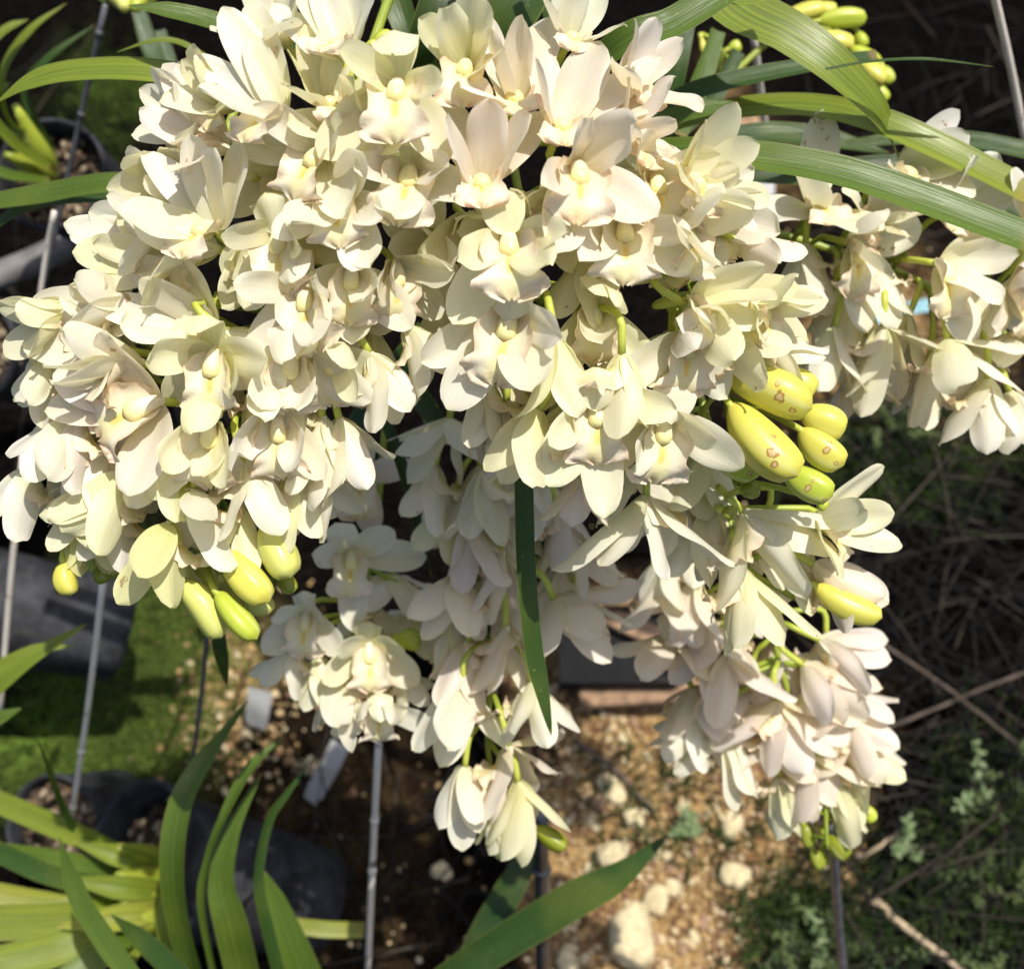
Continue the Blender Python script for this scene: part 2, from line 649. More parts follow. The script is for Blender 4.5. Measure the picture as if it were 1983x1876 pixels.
def _ico():
    t = (1 + 5 ** 0.5) / 2
    v = np.array([(-1, t, 0), (1, t, 0), (-1, -t, 0), (1, -t, 0), (0, -1, t), (0, 1, t), (0, -1, -t), (0, 1, -t), (t, 0, -1), (t, 0, 1), (-t, 0, -1), (-t, 0, 1)], float)
    v /= np.linalg.norm(v[0])
    f = np.array([(0, 11, 5), (0, 5, 1), (0, 1, 7), (0, 7, 10), (0, 10, 11), (1, 5, 9), (5, 11, 4), (11, 10, 2), (10, 7, 6), (7, 1, 8), (3, 9, 4), (3, 4, 2), (3, 2, 6), (3, 6, 8), (3, 8, 9), (4, 9, 5), (2, 4, 11), (6, 2, 10), (8, 6, 7), (9, 8, 1)])
    return v, f


ICO_V, ICO_F = _ico()


def ico2():
    v = [tuple(q) for q in ICO_V]
    cache = {}

    def midp(a, b):
        k = (min(a, b), max(a, b))
        if k not in cache:
            m = (np.array(v[a]) + np.array(v[b]))
            m /= np.linalg.norm(m)
            v.append(tuple(m))
            cache[k] = len(v) - 1
        return cache[k]
    f = []
    for a, b, c in ICO_F:
        ab, bc, ca = midp(a, b), midp(b, c), midp(c, a)
        f += [(a, ab, ca), (b, bc, ab), (c, ca, bc), (ab, bc, ca)]
    return np.array(v), np.array(f)


ICO2_V, ICO2_F = ico2()


def stone_verts(size, seed, flat=0.6, base=None):
    r = np.random.RandomState(seed)
    v = (ICO2_V if base is None else base).copy()
    for _ in range(9):                        # facets: cut the ball with random planes
        n = r.randn(3)
        n /= np.linalg.norm(n)
        d = v @ n - r.uniform(0.45, 0.85)
        v -= np.outer(np.maximum(d, 0), n)
    v *= np.array([1.0, r.uniform(0.65, 1.0), flat * r.uniform(0.7, 1.1)])
    a = r.uniform(0, 6.28)
    R = np.array([[math.cos(a), -math.sin(a), 0], [math.sin(a), math.cos(a), 0], [0, 0, 1]])
    return (v * size) @ R.T


def rand_ground(n, cx, cy, rx, ry, gauss=False):
    out = []
    for _ in range(n):
        if gauss:
            a, b = NR.randn(2) * 0.6
        else:
            a, b = NR.uniform(-1, 1, 2)
        g = G(cx + a * rx, cy + b * ry)
        out.append((g.x, g.y, gz(g.x, g.y)))
    return out


parts, pick = [], []
protos = [stone_verts(1.0, 100 + i, 0.7, ICO_V) for i in range(10)]
spots = (rand_ground(4200, 1350, 1610, 330, 320) + rand_ground(700, 440, 1360, 130, 150, True) + rand_ground(50, 760, 1700, 190, 220)
         + rand_ground(400, 1240, 1240, 120, 100, True) + rand_ground(500, 1700, 700, 200, 180, True) + rand_ground(60, 800, 1100, 400, 300))
for i, (x, y, z) in enumerate(spots):
    s = float(np.clip(NR.lognormal(-5.55, 0.45), 0.0018, 0.011))
    v = protos[NR.randint(10)] * s + np.array([x, y, z + s * 0.25])
    parts.append((v, ICO_F))
    pick += [NR.rand()] * len(v)
v, f = merge(parts)
gravel = link('gravel', fast_mesh('gravel', v, f, smooth=False, attr={'pick': pick}), mat_attr('gravel_mix', (0.19, 0.10, 0.055), (0.40, 0.26, 0.11), (0.62, 0.50, 0.31), 0.8))
tag(gravel, 'loose ochre and brown gravel covering the sunlit soil', 'gravel', kind='stuff')


def blades(n, spots, hmin, hmax, wid, lean, curl=0.5):
    V, F, pk = [], [], []
    for x, y, z in spots:
        for _ in range(n):
            a = NR.uniform(0, 6.28)
            h = NR.uniform(hmin, hmax)
            w = wid * NR.uniform(0.6, 1.3)
            dx, dy = math.cos(a), math.sin(a)
            ox, oy = NR.randn(2) * 0.006
            o = len(V)
            le = lean * NR.uniform(0.3, 1.3)
            q = NR.rand()
            for t in (0, 0.5, 1.0):
                r = le * h * (t * (1 - curl) + t * t * curl)
                zz = h * (t - 0.35 * le * t * t)
                ww = w * (1 - 0.85 * t)
                V.append((x + ox + dx * r - dy * ww, y + oy + dy * r + dx * ww, z + zz - 0.002))
                V.append((x + ox + dx * r + dy * ww, y + oy + dy * r - dx * ww, z + zz - 0.002))
                pk += [q, q]
            F += [(o, o + 1, o + 3, o + 2), (o + 2, o + 3, o + 5, o + 4)]
    return V, F, pk


V, F, pk = blades(5, rand_ground(2600, 260, 1310, 150, 170, True) + rand_ground(260, 60, 1530, 110, 60, True) + rand_ground(350, 1700, 850, 120, 90, True) + rand_ground(60, 190, 200, 60, 90, True), 0.006, 0.022, 0.0011, 0.9)
moss = link('moss', fast_mesh('moss', V, F, attr={'pick': pk}), mat_attr('moss_green', (0.03, 0.055, 0.010), (0.08, 0.125, 0.018), (0.17, 0.22, 0.04), 0.7, 0.25))
tag(moss, 'bright green moss and fine grass carpeting the ground beside the black pots', 'moss', kind='stuff')

V, F, pk = blades(4, rand_ground(260, 1800, 1760, 260, 170) + rand_ground(170, 1910, 1560, 120, 170, True) + rand_ground(240, 1560, 1800, 110, 80, True) + rand_ground(160, 1780, 900, 190, 90, True) + rand_ground(60, 1330, 1560, 200, 120), 0.02, 0.075, 0.0022, 0.9)
weed = link('low_weeds', fast_mesh('low_weeds', V, F, attr={'pick': pk}), mat_attr('weed_green', (0.010, 0.022, 0.005), (0.026, 0.050, 0.010), (0.07, 0.105, 0.025), 0.6, 0.25))
tag(weed, 'low dark green weeds growing among the dead stalks', 'weeds', kind='stuff')


# small round leaved stems mixed through the weeds
def leafy_stem(base, h, lean_a, seed, leaf=0.006, n=22):
    r = np.random.RandomState(seed)
    x, y, z = base
    path = []
    le = r.uniform(0.2, 0.8)
    for t in np.linspace(0, 1, 7):
        path.append((x + math.cos(lean_a) * le * h * t * t, y + math.sin(lean_a) * le * h * t * t, z + h * t))
    path = np.array(path)
    parts = [(tube_pts(path, np.linspace(0.0014, 0.0007, 7), 5).reshape(-1, 3), grid_faces(9, 5, True))]
    for k in range(n):
        t = 0.15 + 0.85 * k / n
        p = np.array([np.interp(t, np.linspace(0, 1, 7), path[:, i]) for i in range(3)])
        a = k * 2.4
        s = leaf * (1.1 - 0.5 * t) * r.uniform(0.8, 1.2)
        d = np.array([math.cos(a), math.sin(a), 0.5])
        d /= np.linalg.norm(d)
        side = np.cross(d, (0, 0, 1))
        side /= np.linalg.norm(side)
        up = np.cross(side, d)
        g = np.array([[p + d * s * 2 * q + side * s * 0.55 * w * math.sin(math.pi * (0.12 + 0.85 * q)) - up * s * 0.4 * q * q for w in (-1, 0, 1)] for q in (0, 0.33, 0.66, 1.0)])
        parts.append((g.reshape(-1, 3), grid_faces(4, 3)))
    return parts


parts, pk = [], []
for i, b in enumerate(rand_ground(14, 1820, 1790, 180, 100) + rand_ground(10, 1920, 1550, 80, 140) + rand_ground(26, 1560, 1830, 100, 60) + rand_ground(26, 1720, 830, 110, 70, True)):
    q = leafy_stem(b, NR.uniform(0.04, 0.10), NR.uniform(0, 6.28), i)
    parts += q
    pk += [NR.rand()] * sum(len(a) for a, _ in q)
v, f = merge(parts)
gc = link('ground_cover', fast_mesh('ground_cover', v, f, attr={'pick': pk}), mat_attr('cover_green', (0.012, 0.028, 0.006), (0.032, 0.058, 0.012), (0.10, 0.14, 0.04), 0.55, 0.25))
tag(gc, 'leafy green ground cover filling the lower right corner', 'ground cover', kind='stuff')

WEED_AT = [((1880, 1535), 0.13, 'pale grey green weed stem standing tallest above the dark ground cover'), ((1735, 1640), 0.11, 'bent green weed stem leaning beside the lowest flower buds'),
           ((1330, 1600), 0.05, 'small bright green weed seedling on the sunlit gravel'), ((1590, 1850), 0.08, 'leafy weed clump at the foot of the grey stake')]
WEEDM = mat_attr('pale_weed', (0.09, 0.15, 0.05), (0.16, 0.22, 0.09), (0.22, 0.28, 0.14), 0.6, 0.2)
for i, ((px, py), h, lab) in enumerate(WEED_AT):
    g = G(px, py)
    b = (0, 0, 0)
    e = empty('weed_plant', (g.x, g.y, gz(g.x, g.y)), lab, 'weed', 'weeds on the soil')
    for j in range(3):
        q = leafy_stem(b, h * (1 - 0.25 * j), 2.0 + j * 1.7, 900 + i * 7 + j, 0.008, 26)
        st, lv = q[0], q[1:]
        s = link('stem', fast_mesh('stem', *st, attr={'pick': np.full(len(st[0]), 0.2)}), WEEDM, e)
        v, f = merge(lv)
        l = link('leaves', fast_mesh('leaves', v, f, attr={'pick': np.repeat(NR.rand(len(lv)), 12)}), WEEDM, s)
        l['kind'] = 'stuff'

# dry stalks lying in a tangle on the right
parts, pk = [], []
for (x, y, z) in rand_ground(330, 1830, 1150, 210, 380) + rand_ground(150, 1800, 1650, 230, 230) + rand_ground(150, 1780, 250, 300, 330) + rand_ground(60, 1760, 800, 200, 120) + rand_ground(70, 800, 1650, 200, 240) + rand_ground(60, 300, 500, 320, 380):
    L = NR.uniform(0.06, 0.24)
    a = NR.uniform(0, 6.28)
    p0 = np.array([x, y, z + NR.uniform(0.0, 0.07)])
    d = np.array([math.cos(a), math.sin(a), NR.uniform(-0.12, 0.2)])
    s = np.array([-d[1], d[0], NR.uniform(-.3, .3)]) * NR.uniform(-0.25, 0.25)
    path = [p0 + d * L * (t - 0.5) + s * L * (t - 0.5) ** 2 for t in np.linspace(0, 1, 6)]
    rr = NR.uniform(0.0007, 0.0024)
    q = tube_pts(path, np.linspace(rr, rr * 0.5, 6), 4)
    parts.append((q.reshape(-1, 3), grid_faces(q.shape[0], 4, True)))
    pk += [NR.rand() ** 1.6] * (q.shape[0] * 4)
v, f = merge(parts)
lit = link('dry_stalks', fast_mesh('dry_stalks', v, f, attr={'pick': pk}), mat_attr('dry_stalk_shade', (0.004, 0.0035, 0.003), (0.011, 0.009, 0.008), (0.06, 0.047, 0.034), 0.8))  # stalk colours darkened to stand in for deep shade
tag(lit, 'tangle of dry grey brown stalks lying over the dark soil', 'dry stalks', kind='stuff')

# --- stones that can be picked out
STONE_A = mat_simple('pale_limestone', (0.54, 0.45, 0.27), 0.85, 0.2, 0.22, 90.0, bumpd=0.003)
STONE_B = mat_simple('brown_stone', (0.30, 0.19, 0.12), 0.85, 0.2, 0.35, 90.0, bumpd=0.003)
BIG = [((1228, 1808), 60, 1.0, 'large pale angular limestone, biggest stone on the ochre gravel'),
       ((1188, 1650), 36, 0.9, 'rounded cream stone with a pointed left end, above the largest limestone'),
       ((1275, 1738), 30, 0.7, 'flat cream stone directly above the right corner of the largest limestone'),
       ((1418, 1600), 30, 0.7, 'pale oblong stone right of the gravel centre under the hanging flowers'),
       ((1420, 1690), 30, 0.8, 'cream cube shaped stone below the pale oblong stone'),
       ((1180, 1530), 34, 0.6, 'yellowish stone block half sunk in the soil under the dry twig'),
       ((1100, 1865), 26, 0.8, 'small cream stone at the lower edge beside the dark green leaf'),
       ((1300, 1720), 20, 0.8, 'small cream stone right beside the flat cream stone'),
       ((1225, 1590), 24, 0.7, 'ochre stone between the yellowish block and the rounded cream stone'),
       ((600, 1480), 18, 0.7, 'small whitish stone in the dark soil below the small flower spike'),
       ((1540, 1850), 26, 0.7, 'brown stone at the lower edge beside the grey stake'),
       ((855, 1690), 20, 0.7, 'tan stone alone on the dark soil left of the dark pole')]
for i, ((px, py), r, fl, lab) in enumerate(BIG):
    g = G(px, py)
    s = r / FPX * 2.0
    me = fast_mesh('stone', stone_verts(s, 40 + i, 0.75 * fl), ICO2_F, smooth=False)
    o = link('stone', me, STONE_B if 'brown' in lab else STONE_A)
    o.location = (g.x, g.y, gz(g.x, g.y) + s * 0.3)
    tag(o, lab, 'stone', 'stones on the soil')
smalls = [(fast_mesh('pebble', stone_verts(1.0, 70 + i, 0.75), ICO2_F, smooth=False), m) for i in range(5) for m in (STONE_A, STONE_B)]
for me, m in smalls:
    me.materials.append(m)
k = 0
for x, y, z in rand_ground(80, 1360, 1620, 260, 270):
    j = NR.randint(len(smalls))
    o = bpy.data.objects.new('pebble', smalls[j][0])
    COL.objects.link(o)
    s = NR.uniform(0.006, 0.014)
    o.scale = (s, s, s)
    o.rotation_euler = (NR.uniform(-.4, .4), NR.uniform(-.4, .4), NR.uniform(0, 6.28))
    o.location = (x, y, z + s * 0.3)
    tag(o, 'small cream pebble lying loose on the sunlit gravel' if j % 2 == 0 else 'small brown pebble lying loose on the sunlit gravel', 'pebble',
        'cream pebbles on the gravel' if j % 2 == 0 else 'brown pebbles on the gravel')

# --- sticks
M_TWIG = mat_simple('dry_twig', (0.40, 0.31, 0.20), 0.8, 0.2, 0.4, 60.0)
M_TWIG2 = mat_simple('grey_twig', (0.085, 0.065, 0.05), 0.8, 0.2, 0.4, 60.0)


def stick(pts, r, m, name, lab, cat, group=None):
    path = [np.array(P(*q)) for q in pts]
    base = path[0].copy()
    pp = catmull(path, 14) - base
    pp[1:-1] += NR.randn(len(pp) - 2, 3) * r * 0.25
    o = link(name, tube(name, pp, np.linspace(r, r * 0.75, 14) * NR.uniform(0.85, 1.15, 14), 8), m)
    o.location = base
    tag(o, lab, cat, group)
    return o


def gpt(px, py, z):
    return (px, py, ground_depth(px, py, z))


stick([gpt(1685, 1740, .03), gpt(1760, 1800, .035), gpt(1870, 1882, .05)], 0.006, M_TWIG, 'dry_stick', 'straight pale dry stick across the green weeds in the lower right corner', 'stick')
stick([gpt(1112, 1432, .03), gpt(1190, 1490, .03), gpt(1262, 1568, .02)], 0.0042, M_TWIG2, 'dry_stick', 'thin grey brown stick lying on the ochre soil right of the hanging flowers', 'stick')
stick([gpt(1660, 1660, .05), gpt(1700, 1640, .06), gpt(1740, 1610, .05)], 0.003, M_TWIG, 'dry_stick', 'short curved tan stick beside the lowest green buds', 'stick')
stick([gpt(1640, 1450, .06), gpt(1740, 1400, .06), gpt(1990, 1300, .07)], 0.003, M_TWIG2, 'dry_stick', 'long grey stalk rising to the right edge through the dark tangle', 'stick')
stick([gpt(1700, 1240, .08), gpt(1830, 1330, .08), gpt(1970, 1440, .06)], 0.0028, M_TWIG2, 'dry_stick', 'long grey stalk sloping down to the right edge through the dark tangle', 'stick')

# --- planks and tray seen between the flower spikes
def box_between(name, a, b, w, t, m, up=(0, 0, 1)):
    a, b = Vector(a), Vector(b)
    d = (b - a)
    L = d.length
    d.normalize()
    s = d.cross(Vector(up)).normalized()
    u = s.cross(d)
    vs = []
    for x in (0, L):
        for yy in (-w / 2, w / 2):
            for zz in (0, t):
                vs.append(a + d * x + s * yy + u * zz - a)
    f = [(0, 1, 3, 2), (4, 6, 7, 5), (0, 4, 5, 1), (2, 3, 7, 6), (0, 2, 6, 4), (1, 5, 7, 3)]
    me = raw_mesh(name, vs, f, smooth=False)
    o = link(name, me, m)
    o.location = a
    md = o.modifiers.new('bevel', 'BEVEL')
    md.width = min(w, t) * 0.18
    md.segments = 2
    return o


M_WOOD = mat_simple('weathered_plank', (0.26, 0.165, 0.10), 0.8, 0.2, 0.4, 40.0)
o = box_between('timber_plank', G(1120, 1352, .035), G(1345, 1340, .035), 0.034, 0.022, M_WOOD)
tag(o, 'pale timber plank lying on the soil under the black tray', 'plank', 'timber planks')
o = box_between('timber_plank', G(1165, 1190, .06), G(1290, 1250, .06), 0.03, 0.02, M_WOOD)
tag(o, 'short orange brown timber offcut between two flower spikes', 'plank', 'timber planks')
o = box_between('timber_plank', G(1370, 268, .03), G(1470, 250, .03), 0.05, 0.02, M_WOOD)
tag(o, 'reddish timber offcut in shade behind the strap leaves', 'plank', 'timber planks')

M_BLACK = mat_simple('black_plastic', (0.006, 0.006, 0.007), 0.7, 0.15, 0.3, 50.0)
tr = empty('seedling_tray', G(1200, 1270, 0.05), 'black plastic tray on the soil behind the lower flower spikes', 'tray')


def tray_box(name, x0, x1, y0, y1, z0, z1):
    vs = [(x, y, z) for x in (x0, x1) for y in (y0, y1) for z in (z0, z1)]
    return link(name, raw_mesh(name, vs, [(0, 1, 3, 2), (4, 6, 7, 5), (0, 4, 5, 1), (2, 3, 7, 6), (0, 2, 6, 4), (1, 5, 7, 3)], smooth=False), M_BLACK, tr)


tray_box('tray_base', -0.085, 0.075, -0.045, 0.06, 0, 0.006)
for q in ((-0.089, -0.0852, -0.045, 0.06), (0.0752, 0.079, -0.045, 0.06), (-0.089, 0.079, -0.049, -0.0452), (-0.089, 0.079, 0.0602, 0.064)):
    tray_box('tray_side', *q, -0.002, 0.04)

# --- pale plastic bits and blue plastic
M_TAGW = mat_simple('white_plastic_shade', (0.36, 0.36, 0.35), 0.5, 0.4, 0.15, 20.0)  # white lowered to grey: the labels' shade is put into the colour
M_BLUE = mat_simple('blue_plastic', (0.16, 0.36, 0.42), 0.4, 0.5, 0.3, 20.0)


def bent_card(name, pts, w, m, lab, cat, group, nrm=(0, 0, 1)):
    path = catmull([np.array(P(*q)) for q in pts], 8)
    o0 = path[0].copy()
    t = np.gradient(path, axis=0)
    s = np.cross(t, np.array(nrm))
    s /= np.linalg.norm(s, axis=1)[:, None]
    n = np.cross(s, t)
    n /= np.linalg.norm(n, axis=1)[:, None]
    th = 0.0012
    prof = [(-1, 0), (1, 0), (1, th), (-1, th)]
    ring = np.array([[path[i] - o0 + s[i] * w / 2 * a * (1 - 0.25 * (i == 7)) + n[i] * b for a, b in prof] for i in range(8)])
    vs = ring.reshape(-1, 3)
    f = [tuple(q) for q in grid_faces(8, 4, True)] + [(0, 1, 2, 3), (31, 30, 29, 28)]
    o = link(name, raw_mesh(name, vs, f, smooth=False), m)
    o.location = o0
    tag(o, lab, cat, group)
    return o


bent_card('plant_label', [gpt(660, 1440, .07), gpt(635, 1490, .05), gpt(600, 1550, .02)], 0.028, M_TAGW, 'blurred white plastic plant label stuck in the dark soil', 'plant label', 'white labels')
bent_card('plant_label', [gpt(505, 1335, .08), gpt(500, 1370, .06), gpt(495, 1405, .03)], 0.035, M_TAGW, 'white plastic plant label with pointed top left of the small flower spike', 'plant label', 'white labels')
bent_card('plastic_strip', [gpt(1640, 600, .12), gpt(1680, 612, .12), gpt(1730, 622, .12)], 0.02, M_BLUE, 'blue plastic strip seen under the right spike, left of its stem', 'plastic strip', 'blue plastic strips')
bent_card('plastic_strip', [gpt(1745, 600, .12), gpt(1790, 592, .12), gpt(1840, 580, .12)], 0.022, M_BLUE, 'blue plastic strip seen under the right spike, right of its stem', 'plastic strip', 'blue plastic strips')
bent_card('plastic_strip', [gpt(1640, 640, .12), gpt(1665, 660, .12), gpt(1675, 690, .12)], 0.015, M_BLUE, 'small blue plastic strip hanging below the longer blue strips', 'plastic strip', 'blue plastic strips')
bent_card('plastic_sheet', [gpt(1330, 330, .2), gpt(1440, 345, .2), gpt(1500, 350, .2)], 0.07, M_TAGW, 'pale grey plastic sheet glimpsed below the long strap leaf', 'plastic sheet', None)

# --- pipe and stakes
M_PIPE = mat_simple('grey_pipe', (0.16, 0.15, 0.145), 0.55, 0.35, 0.3, 30.0)
pp = [np.array(P(*q)) for q in ((-80, 562, 1.6), (70, 505, 1.62), (190, 440, 1.65))]
o = link('irrigation_pipe', tube('irrigation_pipe', catmull(pp, 10) - pp[0], 0.019, 14), M_PIPE)
o.location = pp[0]
tag(o, 'thick grey irrigation pipe at the left edge above the pots', 'pipe')


def stake(pts, r, m, lab, joint=None):
    path = [np.array(P(*q)) for q in pts]
    b = path[-1].copy()
    pth = catmull(path, 10) - b
    o = link('plant_stake', tube('plant_stake', pth, r, 10), m)
    o.location = b
    tag(o, lab, 'stake', 'plant stakes')
    if joint:
        for t in joint:
            c = pth[int(t * 9)]
            dd = (pth[-1] - pth[0])
            dd /= np.linalg.norm(dd)
            link('node_ring', tube('node_ring', [c - dd * 0.004, c, c + dd * 0.004], [r * 1.15, r * 1.35, r * 1.15], 10), m, o)
    return o


M_POLE = mat_simple('dark_pole', (0.045, 0.05, 0.06), 0.3, 0.5, 0.4, 40.0, metal=0.3)
M_GREYWIRE = mat_simple('grey_wire', (0.14, 0.14, 0.15), 0.4, 0.5, 0.3, 60.0, metal=0.4)
stake([(204, 10, 1.10), (150, 255, 1.2), (73, 606, 1.35)], 0.0028, M_GREYWIRE, 'dim grey stake slanting down from the upper left corner', (0.2, 0.55))
stake([(105, 410, 1.16), (88, 500, 1.2), (62, 690, 1.27)], 0.0026, M_WIRE, 'pale stake crossing the grey pipe left of the big spike')
stake([(45, 880, 1.10), (20, 1131, 1.2), (-2, 1400, 1.32)], 0.0031, M_WIRE, 'cream coloured stake closest to the left edge beside the black pot')
stake([(203, 1100, 1.06), (170, 1370, 1.18), (134, 1612, 1.30)], 0.0031, M_WIRE, 'cream coloured stake leaning in front of the black pot', (0.7, 0.9))
stake([(404, 1210, 1.15), (388, 1360, 1.25), (372, 1486, 1.32)], 0.0024, M_GREYWIRE, 'thin dim grey stake below the buds of the left spikes', (0.6,))
stake([(733, 1440, 1.12), (722, 1660, 1.24), (712, 1890, 1.34)], 0.0034, M_WIRE, 'rusty pale stake standing in the dark soil left of the pole', (0.35, 0.6))
stake([(1046, 1560, 1.08), (1049, 1700, 1.2), (1052, 1900, 1.36)], 0.0075, M_POLE, 'thick shiny dark pole rising behind the lowest central flowers', (0.5,))
stake([(1612, 1600, 1.1), (1622, 1760, 1.22), (1634, 1895, 1.3)], 0.0044, M_GREYWIRE, 'grey metal stake below the green buds at lower right')
stake([(1918, -40, 1.0), (1955, 120, 1.08), (1988, 285, 1.16)], 0.0034, M_WIRE, 'pale beige stake leaning in the upper right corner')
stake([(1458, 60, 1.15), (1472, 170, 1.22), (1486, 275, 1.3)], 0.0036, M_WIRE, 'white stake half hidden behind the strap leaves at upper right')


# ------------------------------------------------------------------ pots
def pot(mouth, base, r0, r1, lab, square=0.35, tilt_in=0.02):
    a, b = Vector(base), Vector(mouth)
    ax = (b - a)
    L = ax.length
    q = ax.to_track_quat('Z', 'Y')
    e = empty('plant_pot', a, lab, 'pot', 'black plastic pots')
    e.rotation_mode = 'QUATERNION'
    e.rotation_quaternion = q
    ns = 40
    ang = np.linspace(0, 2 * math.pi, ns, endpoint=False)
    sq = 1.0 / np.maximum(abs(np.cos(ang)), abs(np.sin(ang)))
    sh = (1 - square) + square * np.minimum(sq, 1.28)

    def ring(r, z):
        return np.stack([np.cos(ang) * r * sh, np.sin(ang) * r * sh, np.full(ns, z)], -1)
    pr = [(1e-4, 0.0), (r0 * 0.9, 0.0), (r0, 0.006), (r0 + (r1 - r0) * 0.5, L * 0.5), (r1 * 0.985, L * 0.93)]
    o1 = np.array([ring(r, z) for r, z in pr])
    link('pot_wall', grid_mesh('pot_wall', o1, True), M_POT, e)
    rm = [(r1 * 0.985, L * 0.9301), (r1 * 1.045, L * 0.932), (r1 * 1.06, L * 0.95), (r1 * 1.05, L), (r1 * 1.0, L * 1.004), (r1 * 0.97, L * 0.99), (r1 * 0.955, L * 0.8)]
    link('pot_rim', grid_mesh('pot_rim', np.array([ring(r, z) for r, z in rm]), True), M_POT, e)
    cm = np.array([ring(r, z) for r, z in ((1e-4, L * 0.86), (r1 * 0.5, L * 0.855), (r1 * 0.952, L * 0.83))])
    cm[1:, :, 2] += NR.randn(2, ns) * 0.004
    link('compost', grid_mesh('compost', cm, True), M_BARK, e)
    parts, pk = [], []
    for _ in range(150):
        rr = r1 * 0.88 * math.sqrt(NR.rand())
        t = NR.uniform(0, 6.28)
        v = protos[NR.randint(10)] * NR.uniform(0.004, 0.010) + np.array([rr * math.cos(t), rr * math.sin(t), L * 0.855 + NR.uniform(0, .006)])
        parts.append((v, ICO_F))
        pk += [NR.rand()] * 12
    v, f = merge(parts)
    c = link('bark_chips', fast_mesh('bark_chips', v, f, smooth=False, attr={'pick': pk}), M_CHIP, e)
    c['kind'] = 'stuff'
    return e, q, L


M_BARK = mat_simple('compost_bed', (0.05, 0.035, 0.022), 0.9, 0.15, 0.5, 60.0)
M_CHIP = mat_attr('bark_chip', (0.04, 0.026, 0.015), (0.13, 0.085, 0.05), (0.34, 0.27, 0.18), 0.85)
pot(P(-75, 1160, 1.53), P(240, 1226, 1.61), 0.066, 0.074, 'black square pot lying below the left spikes with bare grey side')
pot(P(250, 1655, 1.38), P(600, 1745, 1.57), 0.070, 0.084, 'black pot with the fan leaved plant in it, lower left', 0.15)
pot(P(-62, 672, 1.46), P(130, 690, 1.62), 0.055, 0.066, 'grey rimmed pot full of bark at the left edge, half hidden by flowers', 0.1)
pot(P(96, 335, 1.40), P(250, 440, 1.64), 0.05, 0.062, 'dark pot holding the small plant in the upper left corner', 0.1)
pot(P(100, 1600, 1.50), P(230, 1560, 1.66), 0.05, 0.060, 'dark pot mostly hidden behind the fan leaved plant', 0.1)
# ------------------------------------------------------------------ one orchid flower
def tepal_pts(L, W, t0, curl, cup, az, rng, twist=0.0, wave=0.0, tipback=0.0, bulge=0.42, hood=0.0, nu=20, nv=9):
    """a sepal or petal: a cupped pointed blade leaving the flower's centre; t0 and curl in degrees from the flower's axis"""
    u = np.linspace(0, 1, nu)
    v = np.linspace(-1, 1, nv)
    fold = np.clip((u - 0.30) / 0.36, 0, 1)
    th = np.radians(t0 + curl * u ** 1.25 - hood * fold * fold * (3 - 2 * fold) + tipback * np.clip((u - 0.72) / 0.28, 0, 1) ** 2)
    du = L / (nu - 1)
    cy = 0.002 + np.concatenate([[0], np.cumsum((np.sin(th[1:]) + np.sin(th[:-1])) / 2 * du)])
    cz = np.concatenate([[0], np.cumsum((np.cos(th[1:]) + np.cos(th[:-1])) / 2 * du)])
    a, b = bulge * 1.40, 0.54
    w = (u + 0.012) ** a * (1.0015 - u) ** b
    w = W * w / w.max()
    w = np.maximum(w, W * 0.20 * (1 - u) ** 3)
    kap = cup * (0.55 + 0.45 * np.sin(math.pi * np.clip(u * 1.1, 0, 1)))
    ph = rng.uniform(0, 6.28)
    pts = np.zeros((nu, nv, 3))
    for j, vv in enumerate(v):
        k = kap * vv
        x = w * np.sin(k) / np.maximum(kap, 1e-3)
        off = w * (1 - np.cos(k)) / np.maximum(kap, 1e-3) - 0.035 * W * math.exp(-(vv / 0.12) ** 2) * np.sin(math.pi * u)
        off = off + wave * W * vv * vv * np.sin(u * 9 + ph + (2.0 if vv > 0 else 0)) * u
        off = off - 0.20 * W * abs(vv) ** 5 * np.sin(math.pi * u) * (1 + 0.5 * np.sin(ph))
        off = off + 0.05 * W * math.cos(vv * 5.5 + ph) * np.sin(math.pi * u) * u
        tw = twist * u
        x2 = x * np.cos(tw) - off * np.sin(tw)
        o2 = x * np.sin(tw) + off * np.cos(tw)
        pts[:, j, 0] = x2
        pts[:, j, 1] = cy - np.cos(th) * o2
        pts[:, j, 2] = cz + np.sin(th) * o2
    ca, sa = math.cos(az), math.sin(az)
    x, y = pts[..., 0].copy(), pts[..., 1].copy()
    pts[..., 0] = x * ca + y * sa
    pts[..., 1] = -x * sa + y * ca
    return pts


